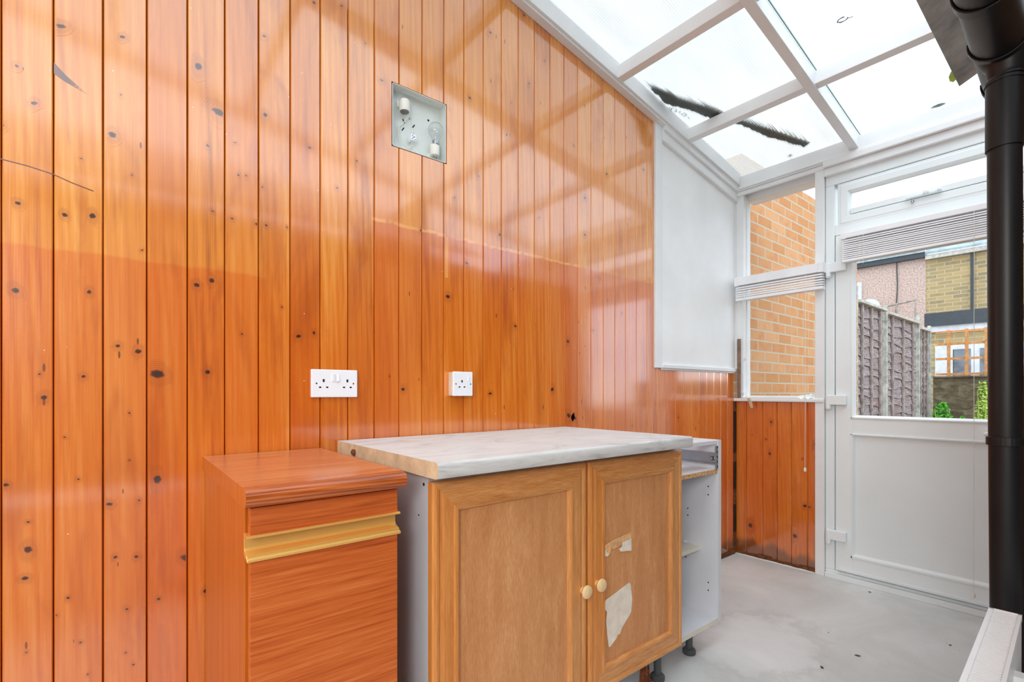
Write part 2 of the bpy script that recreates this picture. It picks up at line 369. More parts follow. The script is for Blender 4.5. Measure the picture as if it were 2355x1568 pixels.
M['bulb'] = glassmat('bulb_glass', (.95, .96, .96, 1), 3.0)
M['rad'] = plain('white_radiator', (238, 238, 240), .3, var=.01)
M['radgap_shade'] = plain('radiator_gap_shade', (62, 54, 44), .7, var=.2)
M['plaster'] = plain('rough_white_plaster', (222, 230, 234), .8, var=.08, scale=90, bumps=1, bscale=120)
M['pier'] = brickmat('brown_brick', (130, 92, 62), (112, 78, 54), (120, 110, 98), .225, .075, 'x', .012, (70, 50, 36), (140, 92, 56))
M['kitchen'] = plain('kitchen_paint', (118, 114, 108), .8)
M['cream'] = plain('cream_wall', (224, 222, 216), .8)
M['brick'] = brickmat('yellow_orange_brick', (206, 146, 94), (220, 166, 118), (200, 190, 168), .225, .075, 'x', .012, (150, 80, 30), (204, 122, 62))
M['stone'] = brickmat('stock_brick', (184, 160, 112), (138, 130, 104), (190, 176, 144), .34, .105, 'y', .02, (78, 74, 62), (206, 160, 84))
M['pebble'] = plain('pebbledash', (186, 164, 154), .95, var=.22, scale=26, bumps=1, bscale=30)
M['slate'] = plain('weathered_roof_slates', (150, 168, 172), .7, var=.15, scale=5)
M['gut'] = plain('dark_fascia', (48, 58, 66), .5, var=.1)
M['shutw'] = plain('white_frame', (206, 210, 216), .5)
M['pane'] = plain('dark_window_pane', (92, 100, 108), .12, var=.4, scale=3)
M['bluepane'] = plain('blue_window_pane', (130, 160, 200), .12, var=.2, scale=2)
def fencemat():
    t = NT('weathered_fence_boards'); p = t.geo()
    n = t.noise(t.map(p, (4, 5, 60)), 1.0, 5, .7, 2.5); c = t.ramp(n, [(.32, (92, 78, 78)), (.46, (148, 134, 134)), (.6, (186, 176, 176)), (.78, (214, 210, 210))])
    b = t.noise(t.map(p, (2, 2, 3)), 1.0, 3, .6); c = t.mixc(c, (132, 84, 66), t.math('MULTIPLY', t.step(b, .5, .75), .45))
    t.bsdf(c, .9, 0, 0, .1, t.bump(n, .8, .01)); return t.m
M['fence'] = fencemat()
M['post'] = plain('green_grey_post', (166, 170, 160), .9, var=.2, scale=14, bumps=.4)
M['batten'] = plain('brown_grey_batten', (150, 142, 136), .9, var=.25, scale=14, bumps=.4)
M['cap'] = plain('pale_fence_capping', (190, 186, 178), .9, var=.12, scale=14)
def retmat():
    t = NT('mossy_concrete_wall'); p = t.geo(); n = t.noise(t.map(p, (5, 5, 11)), 1.0, 6, .7, 1.2)
    c = t.ramp(n, [(.3, (58, 54, 38)), (.5, (104, 94, 70)), (.68, (146, 136, 112)), (.85, (180, 170, 146))])
    t.bsdf(c, .95, 0, 0, .1, t.bump(n, .8, .02)); return t.m
M['retain'] = retmat()
M['trellis'] = plain('orange_brown_trellis', (206, 146, 88), .85, var=.15, scale=20)
M['yellowpost'] = plain('yellow_painted_post', (236, 196, 110), .7, var=.08)
M['leaf1'] = plain('bright_green_leaf', (78, 158, 40), .5, var=.4, scale=9)
M['leaf2'] = plain('yellow_green_leaf', (168, 196, 84), .5, var=.3, scale=9)
M['earth'] = plain('garden_ground', (120, 112, 92), .95, var=.3, scale=6)
M['debris'] = plain('dry_leaf', (96, 86, 66), .9, var=.3, scale=60)
M['moss'] = plain('dark_leaf_litter', (124, 134, 130), .95, var=.4, scale=40)

# ------------------------------------------------------------------ setting: floor and walls
def S(name, mb, mats, parent=None, bevel=0, **k):
    o = mb.build(name, mats, parent, bevel, **k)
    if parent is None: o['kind'] = 'structure'
    return o
S('floor', bx(-.12, 2.6, -5.3, .02, -.06, 0), M['floor'])
def zroof(y): return 2.385-.163*y

GY = [-3.41,-3.323,-3.232,-3.144,-3.055,-2.966,-2.879,-2.791,-2.701,-2.612,-2.521,-2.43,-2.339,-2.248,-2.158,-2.066,-1.975,-1.885,-1.794,-1.702,-1.615,-1.524,-1.432,-1.342,-1.255,-1.17,-1.08,-.988,-.928]
GY = [-3.41-.09*k for k in range(19, 0, -1)]+GY
HOLE = (-2.458, -2.236, 1.918, 2.144)
wm = MB(); rng = random.Random(3)
def plank(mb, y0, y1, z0, z1a, z1b, pid, x=0.0, side0=True, side1=True, c=.0022, d=.004, t=.016):
    """one vertical board facing +x with chamfered long edges; top follows the roof slope"""
    g = .0009
    a = y0+g; b = y1-g; pr = [(x-t, a), (x-d if side0 else x, a), (x, a+(c if side0 else 0)), (x, b-(c if side1 else 0)), (x-d if side1 else x, b), (x-t, b)]
    def zt(y): return z1a+(z1b-z1a)*(y-y0)/(y1-y0)
    v = [(p[0], p[1], z0) for p in pr]+[(p[0], p[1], zt(p[1])) for p in pr]; n = 6
    mb.add(v, [tuple(range(n)), tuple(range(n, 2*n))[::-1]]+[(i, n+i, n+(i+1) % n, (i+1) % n) for i in range(n)], 0, pid)
for i in range(len(GY)-1):
    y0, y1 = GY[i], GY[i+1]; pid = rng.random()*9+.1
    a0, a1, h0, h1 = y0, y1, HOLE[0], HOLE[1]
    if y1 <= h0 or y0 >= h1: plank(wm, y0, y1, 0, zroof(y0), zroof(y1), pid)
    else:
        plank(wm, y0, y1, 0, HOLE[2], HOLE[2], pid); plank(wm, y0, y1, HOLE[3], zroof(y0), zroof(y1), pid)
        if y0 < h0: plank(wm, y0, h0, HOLE[2], HOLE[3], HOLE[3], pid, side1=False)
        if y1 > h1: plank(wm, h1, y1, HOLE[2], HOLE[3], HOLE[3], pid, side0=False)
WG = [-.928, -.899, -.813, -.722, -.635, -.552, -.466, -.384, -.3, -.215, -.13, -.052]
for i in range(len(WG)-1): plank(wm, WG[i], WG[i+1], .02, 1.2, 1.2, rng.random()*9+.1)
# patched short board under the single socket and near the middle
KN = [(-3.385,1.81,4),(-3.356,1.735,5),(-3.408,1.666,4),(-3.383,1.494,6),(-3.387,1.292,6),(-3.339,1.045,5),(-3.347,1.1,3),(-3.403,.846,5),(-3.366,.691,7),(-3.371,.625,5),(-3.366,.755,3),(-3.194,1.964,5),(-3.214,1.708,7),(-3.197,1.815,2),(-3.144,1.854,3),(-3.273,1.63,2),(-3.252,1.494,6),(-3.303,1.485,6),(-3.175,1.617,2),(-3.258,1.305,5),(-3.203,1.175,4),(-3.162,1.163,5),(-3.269,1.096,4),(-3.154,1.427,3),(-3.18,1.004,3),(-3.303,.949,2),(-3.278,.845,4),(-3.22,.776,5),(-3.208,.64,5),(-3.166,.632,4),(-3.16,.777,3),(-3.18,.883,2),(-3.03,1.957,9),(-2.981,1.848,13),(-3.008,1.745,5),(-2.996,1.565,4),(-3.034,1.353,6),(-2.998,1.37,6),(-3.122,1.106,11),(-3.008,1.114,7),(-3.122,.827,11),(-3.059,.607,9),(-3.119,.51,5),(-3.014,.505,5),(-2.861,1.883,5),(-2.941,1.775,3),(-2.885,1.553,4),(-2.859,1.555,4),(-2.948,1.555,3),(-2.801,1.561,3),(-2.932,1.684,3),(-2.912,1.688,3),(-2.869,1.666,3),(-2.767,1.231,8),(-2.721,1.245,5),(-2.815,1.316,3),(-2.923,1.226,3),(-2.864,2.116,4),(-2.721,2.287,6),(-2.634,2.32,4),(-2.734,1.825,4),(-2.553,2.233,4),(-2.495,2.132,5),(-2.648,1.721,4),(-2.583,1.828,4),(-2.344,1.646,6),(-2.415,1.068,6),(-2.466,1.113,3),(-2.146,1.56,6),(-2.23,1.419,8),(-2.131,2.208,6),(-2.032,2.509,6),(-2.201,1.8,5),(-1.901,1.335,5),(-1.794,1.353,5),(-1.589,1.291,7),(-1.475,1.98,7),(-1.982,1.703,5),(-2.088,1.914,4),(-2.032,1.052,6),(-1.688,1.07,7),(-1.583,.95,10),(-1.543,.935,9),(-1.766,1.822,4),(-1.948,2.124,5),(-1.824,2.386,5),(-1.733,2.522,5),(-1.853,2.666,5),(-1.475,1.805,5),(-1.366,1.614,4),(-1.318,2.138,5),(-1.111,2.558,5),(-1.549,2.205,4),(-1.019,2.244,5),(-1.414,1.355,4),(-1.2,1.46,5),(-.507,.84,4),(-.691,.911,7),(-.201,.756,4),(-3.31,1.937,7),(-3.297,.56,3),(-3.274,.445,3),(-3.172,.355,4),(-3.261,.362,3),(-3.185,.502,3),(-3.319,.524,3),(-3.369,.452,2),(-3.187,.391,3)]
def knot(mb, ctr, r, axis, groove, rn):
    n = 14; a = r*rn.uniform(.8, 1.6); b = r*rn.uniform(.7, 1.35); ph = rn.uniform(-.5, .5); o = .0004; kq = 1.0 if r > .0045 else rn.uniform(.72, .95)
    vs = [None]; ks = [1.0]
    for ring, kv in ((.6, .8), (1.05, .42), (2.6, 0.0)):
        for k in range(n):
            t = 2*math.pi*k/n; w = 1+.15*rn.uniform(-1, 1)
            u = a*ring*w*math.cos(t)*math.cos(ph)-b*ring*w*math.sin(t)*math.sin(ph); v = a*ring*w*math.cos(t)*math.sin(ph)+b*ring*w*math.sin(t)*math.cos(ph)
            h = ctr[0]+u
            h = max(groove[0]+.004, min(groove[1]-.004, h))
            vs.append((o, h, ctr[1]+v*(1.7 if ring > 1.2 else 1)) if axis == 'x' else (h, -.0204, ctr[1]+v*(1.7 if ring > 1.2 else 1))); ks.append(kv*kq)
    vs[0] = (o, max(groove[0]+.005, min(groove[1]-.005, ctr[0])), ctr[1]) if axis == 'x' else (ctr[0], -.0204, ctr[1])
    fs = [(0, 1+k, 1+(k+1) % n) for k in range(n)]
    for q in range(2): fs += [(1+q*n+k, 1+(q+1)*n+k, 1+(q+1)*n+(k+1) % n, 1+q*n+(k+1) % n) for k in range(n)]
    if axis == 'y': fs = [f[::-1] for f in fs]
    return vs, fs, ks
ALLG = sorted(set(GY+WG))
pids = {}
def pid_at(mb, y):
    return 0
# knots share the board's own pid so that the rim blends into the grain
bp = {}
for f, p in zip(wm.f, wm.pid):
    ys = [wm.v[i][1] for i in f]; bp[round(sum(ys)/len(ys), 2)] = p
def board(y):
    for i in range(len(ALLG)-1):
        if ALLG[i] <= y < ALLG[i+1]: return ALLG[i], ALLG[i+1]
    return y-.04, y+.04
cen = [(sum(wm.v[i][1] for i in f)/len(f), p) for f, p in zip(wm.f, wm.pid)]
def pid_near(g0, g1):
    for y, p in cen:
        if g0 < y < g1: return p
    return 1.0
kr = random.Random(11)
for y, z, r in KN:
    g = board(y); vs, fs, ks = knot(wm, (y, z), r*.001*.9, 'x', g, kr); wm.add(vs, fs, 0, pid_near(*g), ks)
ck = [(-3.412, 1.588), (-3.368, 1.585), (-3.325, 1.578), (-3.29, 1.566), (-3.25, 1.556)]
wm.add([(.0005, y, z-.0012) for y, z in ck]+[(.0005, y, z+.0012) for y, z in ck], [(i, i+1, i+6, i+5) for i in range(4)], 0, 1.0, [.62]*10)
sp_ = [(-3.322, 1.845), (-3.300, 1.822), (-3.262, 1.792), (-3.300, 1.806), (-3.322, 1.818)]
wm.add([(.0005, y, z) for y, z in sp_], [(0, 1, 2, 3, 4)][::-1], 0, 1.0, [.6, .7, .4, .7, .6])
wm.box(-.16, -.05, -5.12, 0, 0, 2.36, 1)
wall_left = S('wall_left', wm, [M['plank'], M['gap']])

# white painted board above the wainscot, with its frame
pf = MB()
pf.hexa([(-.016,-.925,1.2),(0.002,-.925,1.2),(.002,-.01,1.2),(-.016,-.01,1.2),(-.016,-.925,zroof(-.925)),(.002,-.925,zroof(-.925)),(.002,-.01,zroof(-.01)),(-.016,-.01,zroof(-.01))])
panel = S('trim_1', pf, M['board'])
fr = MB(); fr.hexa([(0,-.928,1.19),(.014,-.928,1.19),(.014,-.868,1.19),(0,-.868,1.19),(0,-.928,zroof(-.928)),(.014,-.928,zroof(-.928)),(.014,-.868,zroof(-.868)),(0,-.868,zroof(-.868))])
fr.box(0, .010, -.03, 0, 1.19, 2.36)
fr.build('vertical_batten', M['white'], panel, .002)
fr = MB(); fr.box(0, .018, -.868, -.03, 1.19, 1.212).box(0, .010, -.868, -.03, 1.18, 1.192)
fr.build('bottom_bead', M['white'], panel, .003)
fr = MB(); a, b = -.868, -.03
for x1, dz0, dz1 in ((.022, -.085, -.028), (.036, -.032, -.0)):
    fr.hexa([(0,a,zroof(a)+dz0),(x1,a,zroof(a)+dz0),(x1,b,zroof(b)+dz0),(0,b,zroof(b)+dz0),(0,a,zroof(a)+dz1),(x1,a,zroof(a)+dz1),(x1,b,zroof(b)+dz1),(0,b,zroof(b)+dz1)])
fr.build('sloping_bead', M['white'], panel, .003)

# garden-side wall: wainscot under the window
dm = MB(); XG = [.0, .07, .172, .259, .342, .432, .512]
dr = random.Random(5)
for i in range(6):
    a, b = XG[i]+.0008, XG[i+1]-.0008; c = .004; top = .995
    pr = [(a, 0.0), (a, -.016), (a+c, -.02), (b-c, -.02), (b, -.016), (b, 0.0)]
    v = [(p[0], p[1], .0) for p in pr]+[(p[0], p[1], top) for p in pr]; n = 6
    dm.add(v, [tuple(range(n))[::-1], tuple(range(n, 2*n))]+[(i_, (i_+1) % n, n+(i_+1) % n, n+i_) for i_ in range(n)], 0, dr.random()*9+.2)
for x, z, r in [(.226,.871,7),(.216,.672,7),(.096,.197,13),(.478,.753,9),(.363,.19,13),(.418,.381,8),(.195,.76,4),(.404,.659,4),(.442,.379,6)]:
    g = [q for q in range(6) if XG[q] <= x < XG[q+1]][0]
    vs, fs, ks = knot(dm, (x, z), r*.001, 'y', (XG[g], XG[g+1]), kr); dm.add(vs, fs, 0, 2.0, ks)
dm.box(-.1, .52, .0, .11, 0, .995, 1)
# exposed rotten edge by the corner and by the door frame
for k in range(16):
    z = .02+k*.03; dm.box(.509, .509+rng.uniform(.006, .016), -.016, 0, z, z+.034, 2)
for (z0, z1) in ((.14, .32), (.42, .60), (.66, .93)):
    dm.box(-.004, .003, -.052, -.0195, z0, z1, 1)
for z0, z1 in ((.0, .14), (.32, .42), (.60, .66), (.93, .995)): dm.box(-.004, .004, -.052, -.0195, z0, z1, 2)
S('wall_back', dm, [M['plank'], M['gap'], M['rotten']])
# rotten skirting beads along the wainscot foot
sk = MB()
for k in range(12): a = .02+k*.041; sk.box(a, a+.042, -.028-rng.uniform(0, .006), -.0205, 0, .014+rng.uniform(0, .012))
S('baseboard_back', sk, M['rotten'])
sk = MB()
for k in range(14): a = -.92+k*.062; sk.box(.0005, .008+rng.uniform(0, .006), a, a+.063, 0, .016+rng.uniform(0, .01))
S('baseboard_left', sk, M['rotten'])
sk = MB()
for k in range(10): a = .02+k*.049; w = rng.uniform(.002, .006); sk.add([(a, -.036-w, .001), (a+.05, -.038-w, .001), (a+.05, -.028, .004), (a, -.028, .004)], [(0, 1, 2, 3)])
sk.build('trim_7', M['board'], thick=.002)['kind'] = 'structure'
# right part of the garden wall, kitchen wall, end wall (mostly outside the picture; they shade the room as they should)
S('wall_right_return', bx(1.52, 2.6, 0, .1, 0, 2.4), M['cream'])
kw = MB(); kw.hexa([(1.64, -5.2, 0), (1.95, -5.2, 0), (1.9, -1.36, 0), (1.497, -1.36, 0), (1.64, -5.2, .53), (1.95, -5.2, .53), (1.9, -1.36, .53), (1.497, -1.36, .53)])
S('wall_right', kw, M['plaster'])
S('wall_right_pier', bx(1.49, 1.9, -1.36, 0, 0, 2.0), M['pier'])
kk = MB(); kk.box(3.6, 3.7, -5.2, .0, 0, 2.75).box(1.95, 3.6, -5.2, -5.1, 0, 2.6).box(1.9, 3.6, -1.36, -1.26, 0, 2.6)
S('wall_kitchen', kk, M['kitchen'])  # unseen kitchen shell, added in a dark tone to dim the boards' reflections
S('floor_kitchen', bx(1.7, 3.6, -5.2, -1.3, -.05, 0.0), M['kitchen'])
S('wall_front', bx(-.1, 2.6, -5.3, -5.2, 0, 3.2), M['cream'])

# ------------------------------------------------------------------ window beside the door
w = thing('window_1', None, None, (.27, 0, 1.0), kind='structure')
m = MB(); m.box(.012, .058, -.035, .06, 1.02, 2.34).box(.480, .528, -.045, .06, .0, 2.36).box(.058, .48, -.02, .05, 1.735, 1.785)
m.box(.058, .48, .0, .05, 1.02, 1.035)
m.build('window_frame', M['white'], w, .003)
m = MB(); m.box(0.0, .525, -.055, .06, .998, 1.018)
m.build('window_sill', M['white'], w, .004)
m = MB(); m.box(.058, .48, .018, .022, 1.785, 2.33); m.build('glass_pane', M['glass'], w)
m = MB(); m.box(.058, .48, .018, .022, 1.035, 1.735); m.build('glass_pane', M['glass'], w)
m = MB(); m.box(.058, .064, .004, .018, 1.035, 1.735).box(.474, .48, .004, .018, 1.035, 1.735).box(.058, .064, .004, .018, 1.785, 2.33).box(.474, .48, .004, .018, 1.785, 2.33)
m.build('glazing_bead', M['white'], w)
# header beam over window and door
m = MB(); m.box(0, 1.9, -.06, .14, 2.362, 2.455)
hb = S('trim_2', m, M['white'], bevel=.004)
m = MB(); m.box(.0, .53, -.05, -.03, 2.335, 2.362).box(.04, .49, .024, .15, 2.318, 2.362).box(.53, 1.9, -.075, 0, 2.335, 2.37).box(.53, 1.9, -.055, 0, 2.29, 2.335).box(.0, 1.9, -.068, -.06, 2.37, 2.382)
m.build('architrave', M['white'], hb, .004)
# brown batten standing in the corner on the sill
tag(bx(.024, .042, -.052, -.036, 1.019, 1.404).build('corner_batten', M['mdf'], None, .001), 'thin bare brown batten standing upright on the window sill in the corner', 'batten')
m = MB(); m.hexa([(.115,-.06,.955),(.125,-.062,.955),(.128,-.05,.958),(.118,-.05,.958),(.098,-.07,1.0195),(.110,-.07,1.0195),(.114,-.052,1.021),(.100,-.052,1.021)])
tag(m.build('wood_splinter', M['cutedge']), 'small bare wood splinter hanging over the front edge of the window sill', 'splinter')
m = MB(); n = 9
for i in range(n):
    a = i/(n-1); x = .385+a*.095; m.add([(x, -.05, 1.0195+.004*math.sin(i*2.2)), (x, -.028, 1.026+.006*math.sin(i*1.7+1)), (x, -.004, 1.036+.016*a+.004*math.sin(i*3))], [])
m.f = [(i*3+j, (i+1)*3+j, (i+1)*3+j+1, i*3+j+1) for i in range(n-1) for j in range(2)]; m.mi = [0]*len(m.f); m.pid = [0.0]*len(m.f)
tag(m.build('plastic_scrap', M['upvc'], thick=.002), 'crumpled white scrap of tape on the right end of the window sill', 'scrap')

# ------------------------------------------------------------------ door
d = thing('door_1', None, None, (.98, 0, 0), kind='structure')
m = MB(); m.box(.530, .575, -.03, .05, .045, 2.235).box(1.425, 1.50, -.03, .05, .045, 2.235).box(.530, 1.50, -.03, .05, 2.235, 2.30).box(.575, 1.425, -.028, .05, 1.945, 2.005)
m.build('door_frame', M['upvc'], d, .004)
m = MB(); m.box(.530, 1.50, -.045, .07, 0, .03).box(.530, 1.50, -.03, .07, .03, .045)
m.build('threshold', M['upvc'], d, .003)
def loops(mb, rect, prof, y0, sgn=-1, mi=(0, 0), fill=None):
    """mitred frame facing -y lofted from (inset, height) pairs around rect = (x0, x1, z0, z1)"""
    x0, x1, z0, z1 = rect; vs = []
    for ins, h in prof:
        y = y0+sgn*h; vs += [(x0+ins, y, z0+ins), (x1-ins, y, z0+ins), (x1-ins, y, z1-ins), (x0+ins, y, z1-ins)]
    for q in range(len(prof)-1):
        for k in range(4):
            mb.add([vs[q*4+k], vs[q*4+(k+1) % 4], vs[q*4+4+(k+1) % 4], vs[q*4+4+k]], [(0, 1, 2, 3)], mi[0] if k in (0, 2) else mi[1])
    if fill is not None:
        i = (len(prof)-1)*4; mb.add(vs[i:i+4], [(0, 1, 2, 3)], fill)
    mb.add(vs[:4], [(0, 3, 2, 1)], mi[0])
    return mb
# toplight sash
m = MB()
PS = [(0, 0), (0, .030), (.004, .034), (.012, .034), (.018, .038), (.050, .038), (.058, .026), (.062, .018), (.062, .0)]
x0, x1, z0, z1 = .590, 1.41, 1.99, 2.232
def ring(mb, rect, prof, y0):
    x0, x1, z0, z1 = rect; L = []
    for ins, h in prof: L.append([(x0+ins, y0-h, z0+ins), (x1-ins, y0-h, z0+ins), (x1-ins, y0-h, z1-ins), (x0+ins, y0-h, z1-ins)])
    for q in range(len(L)-1):
        for k in range(4): mb.add([L[q][k], L[q][(k+1) % 4], L[q+1][(k+1) % 4], L[q+1][k]], [(0, 1, 2, 3)])
    for k in range(4): mb.add([L[-1][k], L[-1][(k+1) % 4], L[0][(k+1) % 4], L[0][k]], [(0, 1, 2, 3)])
ring(m, (x0, x1, z0, z1), PS, .005)
m.box(.655, 1.345, -.028, .003, 2.05, 2.078)
sash = m.build('toplight_sash', M['upvc'], d)
MB().box(.65, 1.35, -.008, -.004, 2.05, 2.172).build('glass_pane', M['glass'], sash)
# casement stay on the sash
m = MB(); m.box(.90, 1.045, -.05, -.036, 2.048, 2.060)
m.lathe([(.010, 0), (.012, -.004), (.012, -.012), (.008, -.016)], (.985, -.045, 2.060), 'y', 14)
m.lathe([(.008, 0), (.008, -.01), (.005, -.013)], (1.035, -.045, 2.058), 'y', 12)
st = m.build('casement_stay', M['upvc'], sash, .002)
m = MB(); m.tube([(.93, -.045, 2.053), (.93, -.047, 2.035)], .002, 8).lathe([(.003, 0), (.007, .003), (.008, .009), (.004, .014)], (.93, -.047, 2.021), 'z', 12)
m.build('stay_peg', M['steel'], sash)
# leaf
m = MB(); LX0, LX1, LZ0, LZ1 = .583, 1.420, .052, 1.940
m.box(LX0, .665, -.035, .02, LZ0, LZ1).box(1.335, LX1, -.035, .02, LZ0, LZ1).box(.665, 1.335, -.035, .02, 1.86, LZ1).box(.665, 1.335, -.035, .02, .822, .918).box(.665, 1.335, -.035, .02, LZ0, .150)
# bevelled beads round glass and panel
def bead(mb, x0, x1, z0, z1, w, y0, y1):
    A = [(x0, y0, z0), (x1, y0, z0), (x1, y0, z1), (x0, y0, z1)]; B = [(x0+w, y1, z0+w), (x1-w, y1, z0+w), (x1-w, y1, z1-w), (x0+w, y1, z1-w)]
    for k in range(4): mb.add([A[k], A[(k+1) % 4], B[(k+1) % 4], B[k]], [(0, 1, 2, 3)])
bead(m, .665, 1.335, .918, 1.86, .012, -.041, -.018); bead(m, .665, 1.335, .150, .822, .014, -.041, -.02)
for zz in (.918, .822-.0,): m.box(.653, 1.347, -.041, -.035, zz-.006 if zz > .85 else zz-.002, zz+.002 if zz > .85 else zz+.006)
m.box(.657, .665, -.041, -.035, .14, .83).box(.657, .665, -.041, -.035, .91, 1.87).box(.653, 1.347, -.041, -.035, .140, .152)
m.box(.60, 1.41, -.050, -.0352, .056, .070)
leaf = m.build('door_leaf', M['upvc'], d, .0015)
MB().box(.668, 1.332, -.012, -.006, .915, 1.865).build('glass_pane', M['glass'], leaf)
MB().box(.668, 1.332, -.024, -.01, .145, .828).build('lower_panel', M['upvc_panel'], leaf)
m = MB(); m.box(.67, 1.33, -.021, -.018, .922, .9245); m.build('gasket', M['gasket'], leaf)
for z in (1.735, .985, .222):
    m = MB(); m.box(.548, .640, -.062, -.036, z, z+.055)
    m.lathe([(.007, -.030), (.011, -.026), (.014, -.018), (.014, .054), (.010, .056)], (.551, -.050, z), 'z', 16)
    h = m.build('hinge', M['upvc'], leaf, .005, seg=3)
m = MB(); m.box(1.196, 1.225, -.05, -.041, .868, .890).lathe([(.009, 0), (.011, -.008), (.007, -.018)], (1.205, -.05, .862), 'y', 12)
m.build('cord_cleat', M['upvc'], leaf, .003)

# ------------------------------------------------------------------ glazed lean-to roof
rf = thing('ceiling', None, None, (.9, -2.5, 2.4), kind='structure')
ZB = lambda y: 2.38-.163*y
def slope(mb, x0, x1, y0, y1, d0, d1, mi=0):
    z = lambda y, dd: ZB(y)+dd
    return mb.hexa([(x0,y0,z(y0,d0)),(x1,y0,z(y0,d0)),(x1,y1,z(y1,d0)),(x0,y1,z(y1,d0)),(x0,y0,z(y0,d1)),(x1,y0,z(y0,d1)),(x1,y1,z(y1,d1)),(x0,y1,z(y1,d1))], mi)
m = MB(); slope(m, .0, .052, -5.2, -.06, .006, .088); slope(m, 0, .04, -5.2, -.06, -.004, .006)
m.build('wall_plate', M['white'], rf, .003)
slope(MB(), .657, .700, -5.2, -.05, 0, .074).build('rafter', M['white'], rf, .002)
slope(MB(), .640, .660, -5.2, -.06, .055, .0745).build('rafter_strip', M['white'], rf)
slope(MB(), 1.88, 1.93, -5.2, -.05, 0, .074).build('rafter', M['white'], rf, .002)
for yc in (-.655, -1.275, -1.93, -2.58, -3.23, -3.88, -4.53):
    slope(MB(), .05, .659, yc-.02, yc+.02, .006, .068).build('purlin', M['white'], rf, .002)
    slope(MB(), .698, 1.9, yc-.012, yc+.03, .008, .068).build('purlin', M['white'], rf, .002)
slope(MB(), .045, .659, -5.2, .12, .076, .081).build('reeded_glass_pane', M['reed'], rf)
slope(MB(), .705, 1.9, -5.2, .12, .077, .082).build('clear_glass_pane', M['roofglass'], rf)
slope(MB(), .7005, .7045, -5.2, .12, .0745, .082).build('glass_edge', M['edgeglass'], rf)
# band of dark leaf litter lying across the reeded glass
TOPL = [(.072, -1.047), (.104, -.974), (.132, -.907), (.203, -.756), (.248, -.631), (.312, -.498), (.389, -.338), (.5, -.095)]
BOTL = [(.067, -1.04), (.062, -.899), (.125, -.787), (.177, -.651), (.233, -.603), (.281, -.477), (.339, -.305), (.463, -.073)]
m = MB(); r5 = random.Random(4); P = []
for k in range(7):
    for q in range(8):
        f = q/8; a = [TOPL[k][j]+(TOPL[k+1][j]-TOPL[k][j])*f for j in (0, 1)]; b = [BOTL[k][j]+(BOTL[k+1][j]-BOTL[k][j])*f+r5.uniform(-.006, .006) for j in (0, 1)]
        P.append((a, b))
m.add([(p[0], p[1], ZB(p[1])+.083) for ab in P for p in ab], [(i*2, i*2+2, i*2+3, i*2+1) for i in range(len(P)-1)])
for i in range(0, len(P)-1):
    (x, y), b = P[i]; L = r5.uniform(.03, .085)
    m.add([(x-.0005, y+.004, ZB(y)+.083), (x+.0055, y+.006, ZB(y)+.083), (x+.001, y-L, ZB(y-L)+.083)], [(0, 1, 2)])
tag(m.build('leaf_litter', M['moss'], thick=.0015), 'dark band of wet leaf litter lying across the reeded roof glass', 'leaf litter', kind='stuff')
m = MB(); r4 = random.Random(9)
for i in range(26):
    a = i/25; x = .055+a*.045+r4.uniform(-.008, .008); y = -.87+a*.13+r4.uniform(-.02, .02); s = r4.uniform(.004, .010); b = r4.uniform(0, 3)
    m.add([(x+s*math.cos(b), y+s*math.sin(b), ZB(y)+.083), (x-s*.6*math.sin(b), y+s*.6*math.cos(b), ZB(y)+.085), (x-s*math.cos(b), y-s*math.sin(b), ZB(y)+.083)], [(0, 1, 2)])
tag(m.build('leaf_crumbs', M['moss'], thick=.002), 'scattered dark crumbs beside the leaf litter on the reeded roof glass', 'leaf crumbs', kind='stuff')
def pebble(x, y, s, lab, mat=M['moss'], sx=1.0):
    mb = MB(); r = random.Random(int(x*1000)); mb.lathe([(s*.6, 0), (s*(1+r.uniform(-.2, .2)), s*.2), (s*.9, s*.45), (s*.3, s*.6)], (x, y, ZB(y)+.0822), 'z', 9, sx=sx)
    return tag(mb.build('moss_clump', mat, smooth=True), lab, 'moss')
pebble(1.03, -.045, .014, 'dark moss clump on the clear roof glass against the header beam', sx=1.8)
pebble(.356, -.07, .011, 'dark moss clump on the reeded roof glass against the header beam')
# squashed ring of dirt on the clear pane
m = MB(); pts = [(.872+.018*math.cos(t*math.pi/7)*(1+.1*math.sin(t*3)), -.86+.014*math.sin(t*math.pi/7), ZB(-.86)+.083) for t in range(13)]
m.tube(pts, [.0016+.0012*abs(math.sin(i)) for i in range(13)], 6).tube([(.888, -.852, ZB(-.86)+.083), (.905, -.845, ZB(-.86)+.083)], .0015, 6)
tag(m.build('dirt_ring', M['gasket']), 'small grey ring of dirt on the large clear roof pane', 'dirt')

# ------------------------------------------------------------------ rainwater goods by the kitchen wall
g = thing('gutter', 'black half-round plastic gutter running overhead at upper right', 'gutter', (1.393, -1.16, 1.96), R(1.8))
def halfround(mb, r, t, y0, y1, n=16, a0=-5, a1=185):
    A = [(R(a0+(a1-a0)*k/n)) for k in range(n+1)]
    ou = [(-r*math.cos(a), -r*math.sin(a)) for a in A]; inn = [(-(r-t)*math.cos(a), -(r-t)*math.sin(a)) for a in A][::-1]
    return mb.prism(ou+inn, 'y', y0, y1)
halfround(MB(), .056, .004, -3.9, 0).build('gutter_channel', M['blackp'], g, smooth=True, local=True)
m = MB(); m.prism([(-.054*math.cos(R(180*k/14)), -.054*math.sin(R(180*k/14))) for k in range(15)], 'y', -.004, 0.0)
m.build('stop_end', M['blackp'], g, local=True)
for yy, ww in ((-.045, .022), (-.30, .020), (-.54, .034)):
    halfround(MB(), .061, .005, yy-ww/2, yy+ww/2).build('gutter_bracket', M['blackp'], g, .002, smooth=True, local=True)
